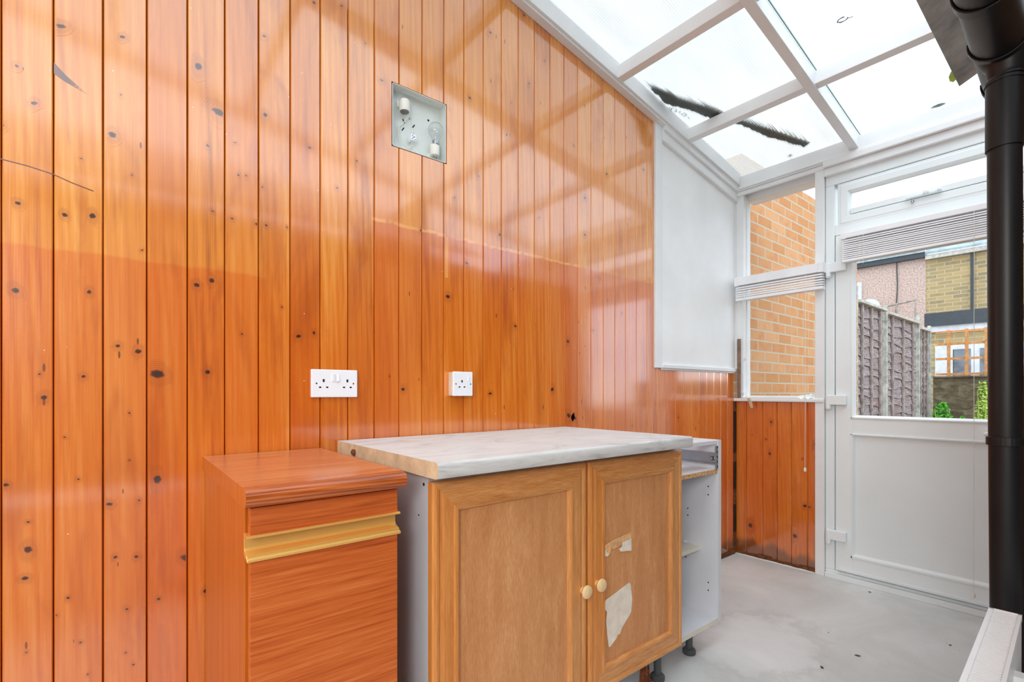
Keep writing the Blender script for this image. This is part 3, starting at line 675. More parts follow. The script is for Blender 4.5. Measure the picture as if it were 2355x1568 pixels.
m = MB(); m.lathe([(.034, -.0905), (.034, -.085), (.038, -.08), (.040, -.062), (.048, -.050), (.058, -.030), (.060, -.018)], (.01, -.25, 0), 'z', 24)
m.build('gutter_outlet', M['blackp'], g, smooth=True, local=True)
dp = thing('downpipe', 'shiny black downpipe dropping from the gutter beside the door', 'pipe', (1.407, -1.395, 0))
m = MB(); m.tube([(1.4055, -1.405, 1.86), (1.407, -1.397, 1.0), (1.412, -1.388, 0.001)], .0335, 28, cap=True)
m.build('pipe', M['blackp'], dp, smooth=True)
m = MB(); m.tube([(1.4055, -1.405, 1.69), (1.4055, -1.404, 1.87)], .0365, 28).tube([(1.4055, -1.404, 1.86), (1.4055, -1.404, 1.868)], .039, 28)
m.build('pipe_socket', M['blackp'], dp, smooth=True)
m = MB(); m.tube([(1.408, -1.397, .919), (1.408, -1.397, .941)], .0385, 28).box(1.44, 1.488, -1.405, -1.389, .922, .938)
m.build('pipe_clip', M['blackp'], dp, .001)
# slate eaves overhanging the gutter
m = MB()
m.hexa([(1.306, -5.15, 2.02), (3.7, -5.15, 3.18), (3.7, -1.135, 3.18), (1.276, -1.135, 2.02), (1.306, -5.15, 2.034), (3.7, -5.15, 3.194), (3.7, -1.135, 3.194), (1.276, -1.135, 2.034)])
tag(m.build('eaves_slate', M['felt'], None, .002), 'weathered grey slate edge projecting over the black gutter', 'roof slate')
m = MB(); lf = [(0, 0), (.006, .008), (.008, .020), (.004, .032), (0, .036), (-.005, .030), (-.006, .016), (-.003, .006)]
m.add([(1.272+a*1.6, -1.21+b*.4, 2.045-b*.9) for a, b in lf], [tuple(range(8))])
tag(m.build('green_leaf', M['leaf2'], thick=.001), 'small bright green leaf peeping from under the slate edge', 'leaf')

# ------------------------------------------------------------------ radiator
ra = thing('radiator', 'white convector radiator with ribbed top grille at lower right', 'radiator', (1.4035, -1.617, .0), R(2.2))
W_ = .052; L_ = 1.4; H_ = .555
m = MB(); m.box(0, .004, -L_, 0, .10, H_).box(.048, W_, -L_, 0, .10, H_)
for k in range(34): y = -.03-k*.04; m.prism([(y, .0), (y+.008, -.006), (y+.022, -.006), (y+.03, 0)][::-1] and [(0, y), (-.006, y+.006), (-.006, y+.024), (0, y+.03)], 'z', .13, H_-.03)
m.build('panel', M['rad'], ra, .001, local=True)
for ya in (-.003, -L_): MB().box(.0, W_, ya, ya+.003, .10, H_).build('end_cap', M['rad'], ra, .001, local=True)
m = MB(); m.box(-.001, .0075, -L_, 0, H_-.012, H_+.001).box(.047, W_+.001, -L_, 0, H_-.012, H_+.001).box(0, W_, -.004, .001, H_-.012, H_+.001)
n = 122
for k in range(n):
    y = -.008-k*.0114; m.box(.0065, .0475, y-.0055, y, H_-.010, H_-.0005)
m.build('top_grille', M['rad'], ra, local=True)
MB().box(.006, .047, -L_+.01, -.005, H_-.05, H_-.045).build('convector_shade_sheet', M['radgap_shade'], ra, local=True)  # flat sheet for the fins, coloured as the shade in the slots
for yy in (-.2, -1.2): MB().box(.05, .088, yy-.015, yy+.015, .14, .5).build('wall_bracket', M['rad'], ra, local=True)
m = MB(); m.tube([(.026, -.05, .11), (.026, -.05, .0)], .0075, 12); m.build('pipe_tail', M['rad'], ra, local=True)
m = MB(); m.tube([(.026, -L_+.05, .11), (.026, -L_+.05, .0)], .0075, 12); m.build('pipe_tail', M['rad'], ra, local=True)

# ------------------------------------------------------------------ blinds
def blind(name_label, x0, x1, ztop, head, stack, n, y, cords, loc):
    b = thing('venetian_blind', name_label, 'blind', loc)
    m = MB(); m.box(x0, x1, y-.028, y+.028, ztop-head, ztop); m.build('head_rail', M['blind'], b, .002)
    for xa, xb in ((x0-.003, x0+.022), (x1-.022, x1+.003)): MB().box(xa, xb, y-.032, y+.03, ztop-head-.003, ztop+.002).build('rail_bracket', M['blind'], b, .001)
    m = MB(); z = ztop-head-.006; st = stack/(n+1); rr = random.Random(2)
    for k in range(n):
        zc = z-st*(k+.5); t = rr.uniform(-.001, .001)
        m.hexa([(x0+.004, y-.026, zc-st*.46+t), (x1-.004, y-.026, zc-st*.46+t), (x1-.004, y+.024, zc+st*.10), (x0+.004, y+.024, zc+st*.10),
                (x0+.004, y-.026, zc+st*.16+t), (x1-.004, y-.026, zc+st*.16+t), (x1-.004, y+.024, zc+st*.30), (x0+.004, y+.024, zc+st*.30)])
    m.build('slat_stack', M['blind'], b)
    MB().box(x0+.003, x1-.003, y-.026, y+.025, z-stack-.006, z-st*(n+.2)).build('bottom_rail', M['blind'], b, .002)
    for (cx, z1, z2) in cords:
        c = MB().tube([(cx, y-.030, z1), (cx, y-.031, (z1+z2)/2), (cx-.002, y-.030, z2)], .0012, 6).build('pull_cord', M['wire'], b)
        MB().lathe([(.002, .022), (.006, .016), (.008, .006), (.006, -.002), (.002, -.004)], (cx-.002, y-.030, z2), 'z', 12).build('cord_bob', M['wire'], c, smooth=True)
    return b
b1 = blind('white venetian blind drawn up across the middle of the narrow side window', .035, .540, 1.792, .052, .085, 5, -.075, [(.105, 1.735, 1.262), (.090, 1.735, 1.045), (.452, 1.735, .600)], (.29, -.075, 1.7))
b2 = blind('white venetian blind drawn up at the top of the door glass', .630, 1.415, 1.928, .028, .118, 10, -.073, [(1.168, 1.90, .105)], (1.02, -.075, 1.8))
m = MB(); m.tube([(.715, -.104, 1.90), (.715, -.104, 1.755)], .0008, 5).tube([(.733, -.104, 1.90), (.733, -.104, 1.745)], .0008, 5); m.build('ladder_cord', M['wire'], b2)

# ------------------------------------------------------------------ kitchen units
# teak-look cabinet
c1 = thing('narrow_cabinet', 'narrow orange wood-effect base cabinet with a gold handle strip', 'cabinet', (.3, -2.865, 0))
m = MB(); m.box(.014, .548, -3.014, -2.998, 0, .842); m.build('side_panel', M['teak_z'], c1, .0008)
m = MB(); m.box(.014, .548, -2.731, -2.715, 0, .842); m.build('side_panel', M['teak_z'], c1, .0008)
m = MB(); m.box(.014, .02, -2.998, -2.731, .1, .842).box(.02, .545, -2.998, -2.731, .1, .116).box(.50, .515, -2.998, -2.731, .0, .1); m.build('carcass', M['lam'], c1)
MB().box(.556, .576, -3.010, -2.712, .787, .840).build('drawer_front', M['teak_y'], c1, .0012)
dr1 = MB().box(.556, .576, -3.010, -2.712, .11, .742).build('door', M['teak_y'], c1, .0012)
m = MB()
m.prism([(.550, .750), (.576, .7405), (.583, .7405), (.585, .744), (.583, .7475), (.578, .7475), (.5765, .752), (.560, .757), (.557, .762), (.556, .779), (.562, .7845), (.582, .7845), (.583, .788), (.580, .7895), (.550, .7895)], 'y', -3.016, -2.708)
m.build('handle_strip', M['gold'], c1, .0006)
# its worktop with rolled front
m = MB(); pr = [(.012, .843), (.012, .881), (.575, .881)]
for k in range(1, 9): a = R(90-k*22.5/1.0); pr.append((.588+.0185*math.cos(a), .8625+.0185*math.sin(a)))
pr += [(.560, .8435)]
m.prism(pr, 'y', -3.022, -2.703, 0)
for i, f in enumerate(m.f):
    if len(f) == 4:
        xs = [m.v[j][0] for j in f]
        if min(xs) > .57: m.mi[i] = 1
    else: m.mi[i] = 2
wt = m.build('worktop', [M['teak_top'], M['teak_nose'], M['teak_z']], smooth=True)
tag(wt, 'small reddish wood-effect worktop with rounded nosing on the narrow cabinet', 'worktop')

# double oak cabinet
c2 = thing('double_cabinet', 'wide base cabinet with two oak framed doors under the marble worktop', 'cabinet', (.3, -2.12, 0))
def side(y0, y1, x1, z0, z1, holes, parent, x0=.02, notch=False, mat='lamin', inner=None):
    p = MB().box(x0, x1, y0, y1, z0, z1).build('side_panel', M[mat], parent, .0006)
    return p
sp = side(-2.634, -2.618, .572, .13, .858, [], c2)
for hr, hx, hz in ((.004, .555, .838), (.002, .53, .76)): MB().lathe([(hr, 0), (hr, -.001)], (hx, -2.6341, hz), 'y', 10).build('screw_hole', M['dark'], sp)
side(-1.622, -1.606, .572, .13, .858, [], c2)
m = MB(); m.box(.02, .572, -2.618, -1.622, .13, .146).box(.02, .026, -2.618, -1.622, .146, .858).box(.50, .572, -2.618, -1.622, .842, .858); m.build('carcass', M['lam'], c2)
def oak_door(y0, y1, z0, z1, wear=False):
    mb = MB(); X0 = .575
    prof = [(0, 0), (0, .012), (.003, .016), (.010, .0185), (.016, .0175), (.020, .0150), (.024, .0155), (.030, .0175), (.056, .0180), (.060, .0200), (.066, .0205), (.071, .0185), (.074, .0110), (.076, .0090)]
    L = []
    for ins, hh in prof: L.append([(X0+hh+.006, y0+ins, z0+ins), (X0+hh+.006, y1-ins, z0+ins), (X0+hh+.006, y1-ins, z1-ins), (X0+hh+.006, y0+ins, z1-ins)])
    L[0] = [(X0, p[1], p[2]) for p in L[0]]
    for q in range(len(L)-1):
        for k in range(4):
            mi = 0 if k in (0, 2) else (2 if k == 3 else 1)
            mb.add([L[q][k], L[q][(k+1) % 4], L[q+1][(k+1) % 4], L[q+1][k]], [(0, 1, 2, 3)], mi)
    mb.add(L[-1], [(0, 1, 2, 3)], 3); mb.add(L[0], [(0, 3, 2, 1)], 1)
    return mb.build('door', [M['oak_y'], M['oak_z'], M['oak_lit_side'], M['oak_panel']], c2, smooth=True)
dl = oak_door(-2.634, -2.112, .136, .847); drr = oak_door(-2.103, -1.605, .136, .847)
def kb(y, z, parent):
    mb = MB(); mb.lathe([(.010, 0), (.010, .004), (.013, .009), (.0175, .013), (.0200, .018), (.0185, .023), (.013, .0265), (.004, .028)], (.598, y, z), 'x', 22)
    return mb.build('knob', M['knob'], parent, smooth=True)
kb(-2.132, .472, dl); kb(-2.068, .476, drr)
def scrap(pts, parent, mat, lab, x=.5905, seed=1, mi=None):
    r = random.Random(seed); n = len(pts); mb = MB()
    mb.add([(x+r.uniform(.0, .0022), p[0], p[1]) for p in pts], [tuple(range(n))])
    o = mb.build('tape_scrap', M[mat], parent, thick=.0008); o['label'] = lab
    bmx = bmesh.new(); bmx.from_mesh(o.data); bmesh.ops.triangulate(bmx, faces=bmx.faces); bmx.to_mesh(o.data); bmx.free(); return o
scrap([(-2.026,.572),(-2.022,.583),(-1.985,.591),(-1.893,.600),(-1.893,.574),(-1.985,.562),(-1.993,.569),(-2.0,.552),(-2.014,.545),(-2.025,.547)], drr, 'tapeb', 'stained upper strip of torn tape')
scrap([(-2.024,.548),(-2.023,.566),(-2.008,.566),(-2.003,.55),(-2.012,.545)], drr, 'tape', 'torn pale tape flap', seed=3)
scrap([(-1.955,.556),(-1.94,.562),(-1.938,.574),(-1.893,.580),(-1.892,.538),(-1.915,.543),(-1.94,.546),(-1.95,.548)], drr, 'tape', 'torn pale tape corner', x=.5915, seed=4)
scrap([(-2.030,.402),(-2.018,.412),(-1.96,.424),(-1.903,.437),(-1.895,.428),(-1.892,.398),(-1.888,.378),(-1.895,.34),(-1.905,.328),(-1.935,.306),(-1.942,.298),(-1.952,.285),(-1.962,.285),(-1.968,.276),(-2.0,.258),(-2.006,.262),(-2.012,.30),(-2.018,.345),(-2.014,.372),(-2.024,.384)], drr, 'tape', 'white patch of torn paper tape', seed=6)
def cleg(x, y, parent, top=.13):
    mb = MB(); mb.lathe([(.024, 0), (.026, .004), (.026, .016), (.020, .022), (.0135, .024), (.0135, top-.035), (.016, top-.033), (.016, top-.012), (.022, top-.008), (.022, top)], (x, y, 0), 'z', 18)
    return mb.build('leg', M['legp'], parent, smooth=True)
cleg(.527, -1.655, c2); cleg(.527, -2.585, c2); cleg(.08, -1.66, c2); cleg(.08, -2.585, c2)
# marble worktop
m = MB(); pr = [(.012, .863), (.012, .9012), (.640, .9012)]
for k in range(1, 5): a = R(90-k*22.5); pr.append((.640+.010*math.cos(a), .8912+.010*math.sin(a)))
pr += [(.650, .871), (.647, .8645), (.638, .8625), (.56, .8625)]
m.prism(pr, 'y', -2.651, -1.622, 0)
for i, f in enumerate(m.f):
    if len(f) > 4 and abs(m.v[f[0]][1]+2.651) < .001: m.mi[i] = 1
wt2 = m.build('worktop', [M['marble'], M['cutedge']], smooth=True)
tag(wt2, 'grey marble-effect worktop on the double oak-door cabinet', 'worktop')
m = MB(); m.lathe([(.009, 0), (.010, -.006), (.006, -.010)], (.16, -2.651, .878), 'y', 10)
bo = m.build('bolt_head', M['rust'], wt2)

# open white cabinet
c3 = thing('open_cabinet', 'open doorless white cabinet with shelves between oak cabinet and wainscot', 'cabinet', (.28, -1.42, 0))
p = MB().box(.02, .548, -1.262, -1.236, .10, .858).build('side_panel', M['lam'], c3, .0008)
for (x, z) in ((.505,.66),(.505,.625),(.41,.63-.08),(.40,.335),(.505,.255),(.505,.222),(.41,.52)): MB().lathe([(.003, 0), (.003, -.0012)], (x, -1.2621, z), 'y', 8).build('shelf_hole', M['dark'], p)
MB().box(.02, .548, -1.600, -1.584, .10, .858).build('side_panel', M['lam'], c3, .0008)
m = MB(); m.box(.02, .546, -1.584, -1.262, .103, .121); m.build('bottom_panel', M['lam'], c3, .0006)
MB().box(.546, .5485, -1.584, -1.262, .103, .121).build('edging_strip', M['lamedge'], c3)
MB().box(.02, .47, -1.584, -1.262, .385, .400).build('shelf', M['lamedge'], c3, .0008)
m = MB(); m.lathe([(.004, 0), (.005, -.012), (.003, -.016)], (.40, -1.262, .405), 'y', 8); m.build('shelf_peg', M['socket'], c3)
MB().box(.02, .026, -1.584, -1.262, .121, .84).build('back_panel', M['lam'], c3)
for xa, xb in ((.47, .546), (.03, .10)): MB().box(xa, xb, -1.584, -1.262, .842, .858).build('top_rail', M['lam'], c3, .0006)
m = MB(); m.box(.03, .540, -1.584, -1.262, .722, .738, 0).box(.540, .546, -1.584, -1.262, .722, .738, 1)
m.build('drawer_divider', [M['lam'], M['chip']], c3)
m = MB(); m.box(.05, .544, -1.272, -1.262, .756, .762).box(.05, .544, -1.272, -1.262, .800, .806).box(.05, .540, -1.265, -1.262, .762, .80).lathe([(.009, 0), (.009, -.008)], (.52, -1.272, .78), 'y', 12)
m.build('drawer_runner', M['steel'], c3)
m = MB(); m.box(.542, .5485, -1.275, -1.262, .74, .835)
for z in (.75, .77, .79, .81, .83): m.box(.5484, .5492, -1.271, -1.266, z-.004, z+.003, 1)
m.build('runner_bracket', [M['steel'], M['dark']], c3)
def cleg3(x, y): return cleg(x, y, c3, .103)
cleg3(.50, -1.40); cleg3(.08, -1.30); cleg3(.08, -1.55)
# loose bits under and beside the units
m = MB(); rr = random.Random(8)
for k in range(7):
    x, y = .512+rr.uniform(-.012, .012), -1.72+rr.uniform(-.02, .02); m.hexa([(x, y, 0), (x+.02, y+.004, 0), (x+.018, y+.02, 0), (x-.002, y+.014, 0), (x+.004, y+.002, .025+.09*rr.random()), (x+.012, y+.006, .03+.08*rr.random()), (x+.012, y+.012, .03), (x+.002, y+.010, .05)])
tag(m.build('rusty_bracket', M['rust']), 'crumbling rusty bracket on the floor by the front leg of the oak cabinet', 'bracket')
tag(MB().box(.36, .376, -2.5, -1.72, .0005, .085).build('plinth_board', M['lam'], None, .001), 'white plinth board standing on the floor under the oak cabinet', 'board')

# ------------------------------------------------------------------ sockets
s1 = thing('double_socket', 'white double plug socket on the pine boards above narrow cabinet', 'socket', (0, -2.658, 1.085))
MB().box(.0, .010, -2.732, -2.584, 1.041, 1.130).build('faceplate', M['socket'], s1, .003, seg=3)
def sock_holes(parent, yc, x, zc, s=1.0):
    h = MB(); h.box(x-.001, x+.0004, yc-.003*s, yc+.003*s, zc+.004, zc+.013).box(x-.001, x+.0004, yc-.0145*s, yc-.0075*s, zc-.015, zc-.0105).box(x-.001, x+.0004, yc+.0075*s, yc+.0145*s, zc-.015, zc-.0105)
    return h.build('pin_slot', M['dark'], parent)
sock_holes(s1, -2.694, .010, 1.086); sock_holes(s1, -2.618, .010, 1.086)
m = MB(); m.hexa([(.0095,-2.668,1.093),(.0125,-2.668,1.091),(.0125,-2.658,1.091),(.0095,-2.658,1.093),(.0095,-2.668,1.115),(.0165,-2.668,1.116),(.0165,-2.658,1.116),(.0095,-2.658,1.115)]); m.build('rocker_switch', M['socket'], s1, .001)
m = MB(); m.hexa([(.0095,-2.655,1.093),(.0165,-2.655,1.092),(.0165,-2.645,1.092),(.0095,-2.645,1.093),(.0095,-2.655,1.115),(.012,-2.655,1.116),(.012,-2.645,1.116),(.0095,-2.645,1.115)]); m.build('rocker_switch', M['socket'], s1, .001)
for y in (-2.716, -2.598): MB().lathe([(.003, 0), (.0025, .0008)], (.010, y, 1.0855), 'x', 12).build('screw_head', M['steel'], s1)
s2 = thing('single_socket', 'white single plug socket in a surface box on the pine boards', 'socket', (0, -2.19, 1.089))
MB().box(0, .028, -2.229, -2.143, 1.044, 1.133).build('back_box', M['beige'], s2, .003)
MB().box(.028, .036, -2.229, -2.141, 1.043, 1.135).build('faceplate', M['socket'], s2, .003, seg=3)
sock_holes(s2, -2.190, .036, 1.090)
m = MB(); m.hexa([(.0355,-2.164,1.097),(.0375,-2.164,1.097),(.0375,-2.156,1.097),(.0355,-2.156,1.097),(.0355,-2.164,1.115),(.0405,-2.164,1.116),(.0405,-2.156,1.116),(.0355,-2.156,1.115)]); m.build('rocker_switch', M['socket'], s2, .001)
for y in (-2.217, -2.151): MB().lathe([(.003, 0), (.0025, .0008)], (.036, y, 1.0885), 'x', 12).build('screw_head', M['steel'], s2)

# ------------------------------------------------------------------ recessed light fitting without its cover
lt = thing('wall_light_fitting', 'square recessed wall light box with cover missing and bulb exposed', 'light fitting', (-.03, -2.347, 2.03))
Y0, Y1, Z0, Z1 = -2.455, -2.239, 1.921, 2.141; D = -.042
m = MB(); m.box(D-.002, D, Y0, Y1, Z0, Z1).box(D, .001, Y0, Y0+.0018, Z0, Z1).box(D, .001, Y1-.0018, Y1, Z0, Z1).box(D, .001, Y0, Y1, Z0, Z0+.0018).box(D, .001, Y0, Y1, Z1-.0018, Z1)
m.box(D+.02, D+.024, Y0+.05, Y1-.05, Z1-.006, Z1-.002)
m.build('back_box', M['enamel'], lt)
for (y, z, a) in ((-2.392, 2.045, .5), (-2.352, 2.040, -.6), (-2.395, 2.015, -.6), (-2.353, 2.008, .5)):
    c, s_ = math.cos(a), math.sin(a); P = [(-.002, -.008), (.002, -.008), (.002, .008), (-.002, .008)]
    MB().add([(D+.0006, y+p[0]*c-p[1]*s_, z+p[0]*s_+p[1]*c) for p in P], [(0, 1, 2, 3)]).build('knockout_slot', M['dark'], lt)
for (y, z) in ((-2.442, 2.105), (-2.2905, 2.083)): MB().lathe([(.004, 0), (.004, .0008)], (D, y, z), 'x', 10).build('fixing_hole', M['dark'], lt)
for (y, z) in ((-2.443, 1.936), (-2.366, 2.062)): MB().lathe([(.005, 0), (.004, .003), (.001, .004)], (D, y, z), 'x', 12).build('fixing_screw', M['steel'], lt)
m = MB(); m.lathe([(.0175, 0), (.019, .004), (.019, .034), (.0165, .040), (.006, .042)], (D+.024, -2.400, 2.066), 'z', 22); m.lathe([(.015, -.002), (.0155, 0.0005)], (D+.024, -2.400, 2.066), 'z', 20, mi=1)
m.box(D, D+.010, -2.422, -2.410, 2.085, 2.105)
m.build('lampholder', [M['porc'], M['gasket']], lt, smooth=True)
m = MB(); m.lathe([(.006, -.004), (.0165, 0), (.0175, .004), (.0175, .036), (.015, .040)], (D+.024, -2.276, 1.945), 'z', 22).box(D, D+.01, -2.292, -2.280, 1.938, 1.955)
lh = m.build('lampholder', M['porc'], lt, smooth=True)
m = MB(); m.tube([(D+.024, -2.284, 1.943), (D+.03, -2.276, 1.930), (D+.028, -2.274, 1.916)], .0022, 8).tube([(D+.024, -2.268, 1.943), (D+.03, -2.273, 1.930)], .002, 8).lathe([(.005, 0), (.006, .006), (.003, .010)], (D+.028, -2.275, 1.922), 'z', 10)
m.build('wire_end', M['steel'], lt)
m = MB(); m.lathe([(.0135, 0), (.0135, .012), (.0150, .020), (.0200, .030), (.0265, .042), (.0285, .052), (.0275, .064), (.021, .074), (.010, .079), (.002, .080)], (D+.030, -2.276, 1.984), 'z', 28)
bu = m.build('light_bulb', M['bulb'], lt, smooth=True)
MB().lathe([(.0132, 0), (.0138, .002), (.0132, .013), (.011, .015)], (D+.030, -2.276, 1.983), 'z', 20).build('bulb_cap', M['steel'], bu, smooth=True)
MB().tube([(D+.030, -2.281, 1.998), (D+.030, -2.284, 2.022), (D+.030, -2.276, 2.028), (D+.030, -2.268, 2.022), (D+.030, -2.271, 1.998)], .0006, 5).build('filament', M['steel'], bu)
m = MB(); m.box(D+.006, D+.028, -2.376, -2.356, 1.972, 1.994)
for a, b_ in ((-2.370, 1.988), (-2.362, 1.986), (-2.366, 1.983), (-2.371, 1.978), (-2.361, 1.976)): m.box(D+.0278, D+.0286, a-.0015, a+.0015, b_-.0018, b_+.0018, 1)
m.build('terminal_block', [M['socket'], M['dark']], lt, .001)
m = MB(); m.tube([(D+.02, -2.381, 2.085), (D+.012, -2.378, 2.066), (D+.008, -2.395, 2.036), (D+.006, -2.413, 2.015), (D+.006, -2.411, 1.982), (D+.01, -2.396, 1.955), (D+.012, -2.380, 1.945), (D+.014, -2.368, 1.958), (D+.016, -2.366, 1.972)], .0016, 8)
m.tube([(D+.006, -2.415, 2.02), (D+.006, -2.417, 1.985), (D+.007, -2.405, 1.950), (D+.01, -2.39, 1.936)], .0016, 8)
m.tube([(D+.016, -2.362, 1.972), (D+.01, -2.358, 1.955), (D+.02, -2.345, 1.935)], .0013, 8).tube([(D+.004, -2.366, 2.06), (D+.012, -2.374, 2.03), (D+.016, -2.370, 1.994)], .0013, 8).tube([(D+.006, -2.360, 2.02), (D+.014, -2.362, 1.994)], .002, 8)
m.build('cable', M['wire'], lt, smooth=True)

# ------------------------------------------------------------------ bits on the floor
def chip(x, y, s, a, mat, lab, name='dry_leaf', cat='leaf', e=2.2):
    r = random.Random(int(x*977+y*331)); n = 7; ca, sa = math.cos(a), math.sin(a)
    P = [(s*e*.5*math.cos(2*math.pi*k/n)*r.uniform(.8, 1.1), s*.5*math.sin(2*math.pi*k/n)*r.uniform(.7, 1.2)) for k in range(n)]
    mb = MB(); mb.add([(x+p[0]*ca-p[1]*sa, y+p[0]*sa+p[1]*ca, .0015+r.uniform(0, s*.25)) for p in P]+[(x, y, .002+s*.3)], [(k, (k+1) % n, n) for k in range(n)])
    return tag(mb.build(name, M[mat], thick=.0012), lab, cat)
chip(.934, -.892, .010, .3, 'debris', 'curled dry leaf on the floor nearest the middle of the room')
chip(.876, -1.097, .009, -.8, 'debris', 'dark dry leaf on the floor nearest the camera')
chip(.764, -.110, .008, .1, 'debris', 'flat sliver of dry leaf on the floor by the door threshold')
chip(.790, -.770, .004, .6, 'debris', 'tiny dark speck of leaf on the open floor', e=1.4)
chip(1.149, -.495, .006, .9, 'debris', 'small dry leaf fragment on the floor close to the radiator')

# ------------------------------------------------------------------ garden and houses beyond
S('ground', bx(-30, 30, .02, 45, -.25, -.15), M['earth'])
tag(bx(-.28, -.02, .1, 2.42, -.2, 2.68).build('brick_wall', M['brick']), 'yellow-orange brick side wall of the neighbouring extension outside the window', 'wall')
# fence: panels between posts along the party line
posts = [2.46, 3.43, 4.83, 5.42]
fe = thing('garden_fence', 'weathered lapped timber fence running down the left of the garden', 'fence', (-.06, 4, -.15))
def fence_panel(y0, y1, zt):
    m = MB(); r = random.Random(int(y0*100)); z = -.1; n = 20; h = (zt-.03+.1)/n
    for k in range(n):
        seg = 16; vs = []
        for j in range(seg+1):
            y = y0+(y1-y0)*j/seg; wv = .018*math.sin(y*7+k*1.9)+r.uniform(-.002, .002)
            vs += [(-.075, y, z+wv*.6), (-.050, y, z-.012+wv), (-.066, y, z+h+.01+wv*.3)]
        m.add(vs, [(j*3+q, (j+1)*3+q, (j+1)*3+q+1, j*3+q+1) for j in range(seg) for q in (0, 1)]); z += h
    f = m.build('fence_panel', M['fence'], fe, thick=.004)
    nb = 3
    for k in range(nb):
        y = y0+(y1-y0)*(k+.5)/nb if nb > 1 else (y0+y1)/2
        MB().box(-.05, -.03, y-.014, y+.014, -.12, zt-.02).build('batten', M['batten'], f, .003)
    MB().box(-.075, -.01, y0, y1, zt-.03, zt).build('capping', M['cap'], f, .004)
fence_panel(2.50, 3.39, 1.975)
fence_panel(3.48, 4.79, 1.955)
fence_panel(4.87, 5.38, 1.90)
for y, zt, lb in ((2.455, 1.99, 'fence post against the corner of the brick wall'), (3.435, 2.02, 'green-grey fence post between the nearest two panels'), (4.83, 2.04, 'green-grey fence post before the short far panel'), (5.42, 1.96, 'last fence post by the retaining wall')):
    MB().box(-.062, -.026, y-.025, y+.025, -.2, zt).build('fence_post', M['post'], fe, .006)
# retaining wall with trellis on top
tag(MB().box(-.02, 5, 5.50, 5.7, -.2, 1.25).box(-.02, 5, 5.47, 5.73, 1.25, 1.275).build('retaining_wall', M['retain'], None, .006), 'stained mossy concrete wall at the end of the garden', 'wall')
t = thing('trellis_panel', 'orange-brown square trellis standing on the concrete garden wall', 'trellis', (.4, 5.6, 1.275))
for x in (.13, .31, .50, .72, .9, 1.1, 1.3): MB().box(x-.017, x+.017, 5.57, 5.59, 1.275, 1.90).build('upright', M['trellis'], t)
for z in (1.30, 1.51, 1.71, 1.875): MB().box(-.01, 1.4, 5.592, 5.61, z-.015, z+.015).build('crossbar', M['trellis'], t)
tag(MB().box(.66, .735, 5.50, 5.565, 1.276, 1.95).build('garden_post', M['yellowpost'], None, .004), 'pale yellow post at the end of the trellis near the downpipe', 'post')
# rusty lattice of an old pergola behind the fence
f = thing('old_pergola', 'rusty open pergola frame showing above the fence', 'pergola', (-2.2, 8.5, 0))
m = MB()
m.tube([(-1.98, 8, 2.55), (-.72, 8, 2.72)], .018, 6).tube([(-1.7, 8, 2.25), (-.72, 8, 2.37)], .016, 6).tube([(-1.3, 8, 2.0), (-.72, 8, 2.06)], .016, 6)
m.build('crossbar', M['batten'], f)
for x, a in ((-1.55, 2.62), (-1.28, 2.65), (-1.0, 2.69), (-.73, 2.74)): MB().tube([(x, 8, -.15), (x, 8, a)], .018, 6).build('pergola_post', M['batten'], f)
# houses
hA = thing('terraced_house', 'grey-pink pebbledashed house rear far beyond the fence', 'house', (-6, 15, -.2))
MB().box(-12, -1.94, 15, 20, -.2, 5.05).build('wall', M['pebble'], hA)
m = MB(); m.box(-12, -1.94, 14.86, 15.0, 4.94, 5.10); m.build('gutter', M['gut'], hA)
m = MB(); m.hexa([(-12,14.82,5.08),(-1.94,14.82,5.08),(-1.94,17.6,6.9),(-12,17.6,6.9),(-12,14.82,5.14),(-1.94,14.82,5.14),(-1.94,17.6,6.96),(-12,17.6,6.96)]); m.build('roof', M['slate'], hA)
wf = MB().box(-4.5, -3.50, 14.94, 15.0, 3.30, 4.50).build('window', M['shutw'], hA); MB().box(-4.4, -3.60, 14.93, 14.945, 3.4, 4.4).build('pane', M['bluepane'], wf)
m = MB(); m.lathe([(.26, 0), (.24, .05), (.13, .08), (.02, .09)], (-3.18, 14.55, 3.62), 'y', 22); m.tube([(-3.3, 14.6, 3.7), (-3.3, 15.0, 3.5)], .02, 8)
m.build('satellite_dish', M['shutw'], hA, smooth=True)
MB().tube([(-2.62, 14.97, 4.95), (-2.60, 14.97, 4.2), (-2.64, 14.97, 3.4), (-2.62, 14.97, 1)], .015, 6).build('cable', M['gut'], hA)
hB = thing('brick_house', 'yellow stock brick house rear beyond the garden wall', 'house', (2, 15, -.2))
MB().box(-1.935, 8, 15, 20, -.2, 4.93).build('wall', M['stone'], hB)
MB().box(-1.93, 8, 14.85, 15.0, 4.86, 4.98).build('gutter', M['cap'], hB)
m = MB(); m.hexa([(-1.93,14.82,4.99),(8,14.82,4.99),(8,17.6,6.9),(-1.93,17.6,6.9),(-1.93,14.82,5.06),(8,14.82,5.06),(8,17.6,6.96),(-1.93,17.6,6.96)]); m.build('roof', M['slate'], hB)
MB().tube([(-.95, 14.95, 4.85), (-.95, 14.95, 2.5)], .035, 8).build('downpipe', M['gut'], hB)
hC = thing('flat_roof_extension', 'flat-roofed brick extension with black fascia behind the trellis', 'building', (1, 12, -.2))
MB().box(-1.33, 5, 12, 14.9, -.2, 2.50).build('wall', M['stone'], hC)
MB().box(-1.36, 5, 11.85, 14.9, 2.62, 2.93).build('fascia', M['gut'], hC)
MB().box(-1.34, 5, 11.9, 14.9, 2.48, 2.62).build('soffit_board', M['shutw'], hC)
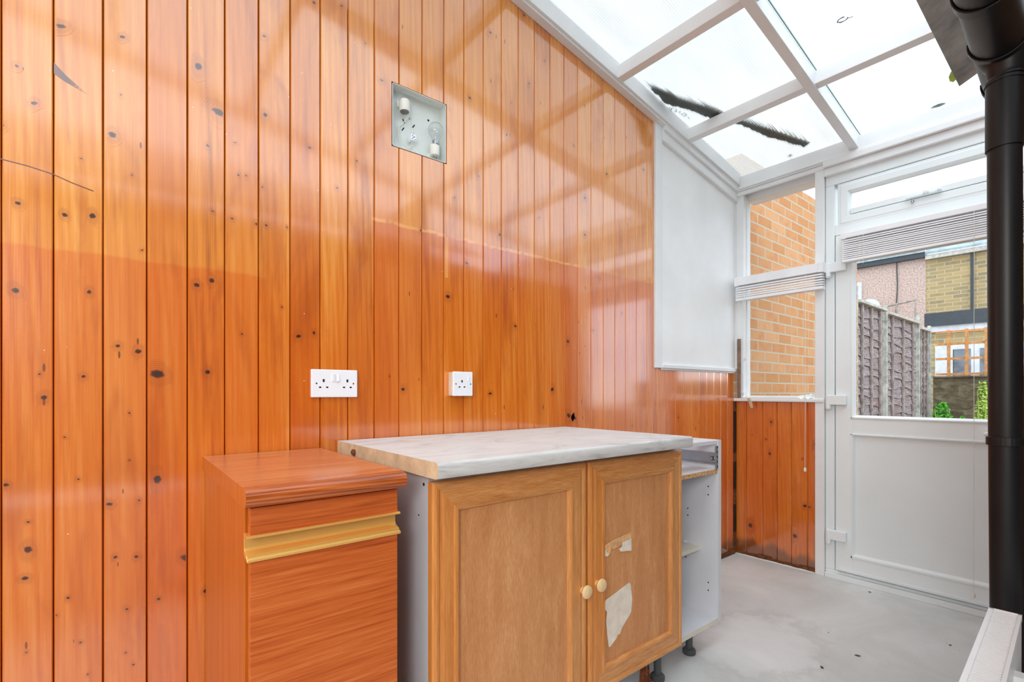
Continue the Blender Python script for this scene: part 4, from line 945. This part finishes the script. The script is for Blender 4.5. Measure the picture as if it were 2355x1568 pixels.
wf = MB().box(-1.18, -.86, 11.95, 12.0, .5, 2.15).box(-.86, -.10, 11.95, 12, 2.05, 2.18).box(-.10, 1.2, 11.95, 12, 1.0, 2.15).build('window', M['shutw'], hC)
MB().box(-.84, -.55, 11.93, 11.96, .5, 2.05).build('pane', M['pane'], wf); MB().box(-.55, -.40, 11.94, 11.97, .5, 2.05).build('mullion', M['shutw'], wf)
MB().box(-.40, -.14, 11.93, 11.96, .5, 2.05).build('pane', M['pane'], wf); MB().box(-.02, .5, 11.93, 11.955, 1.8, 2.02).build('pane', M['bluepane'], wf); MB().box(-.02, .5, 11.93, 11.955, 1.1, 1.65).build('pane', M['pane'], wf)
# shrubs at the foot of the wall
def shrub(cx, cy, z0, w, h, n, mat, label, seed, ls=.05):
    r = random.Random(seed); s_ = thing('shrub', label, 'plant', (cx, cy, -.15))
    m = MB()
    for k in range(9):
        a = r.uniform(0, 6.28); m.tube([(cx, cy, -.15), (cx+w*.3*math.cos(a), cy+w*.3*math.sin(a), z0), (cx+w*.6*math.cos(a), cy+w*.5*math.sin(a), z0+h*r.uniform(.4, .9))], [.012, .008, .003], 5)
    m.build('stem', M['leaf2'], s_)
    m = MB()
    for k in range(n):
        a = r.uniform(0, 6.28); t_ = r.random(); rad = w*math.sqrt(r.random())*(1-.75*t_); x = cx+rad*math.cos(a); y = cy+rad*math.sin(a)*.6; z = z0+h*t_
        d1 = Vector((r.uniform(-1, 1), r.uniform(-1, 1), r.uniform(-.3, .8))).normalized(); d2 = d1.orthogonal().normalized(); q = r.uniform(.6, 1.2)*ls; c = Vector((x, y, z))
        m.add([c-d1*q*.5, c+d2*q*.28, c+d1*q*.5, c-d2*q*.28], [(0, 1, 2, 3)])
    m.build('foliage', mat, s_)
shrub(.14, 5.12, .50, .17, .42, 900, M['leaf1'], 'low bright green shrub at the foot of the concrete wall', 1)
shrub(.335, 5.15, .50, .04, .24, 500, M['leaf1'], 'low dark green plant between the two taller shrubs', 2)
shrub(.53, 5.1, .50, .11, .68, 600, M['leaf2'], 'taller yellow-green shrub by the downpipe side of the door glass', 3)
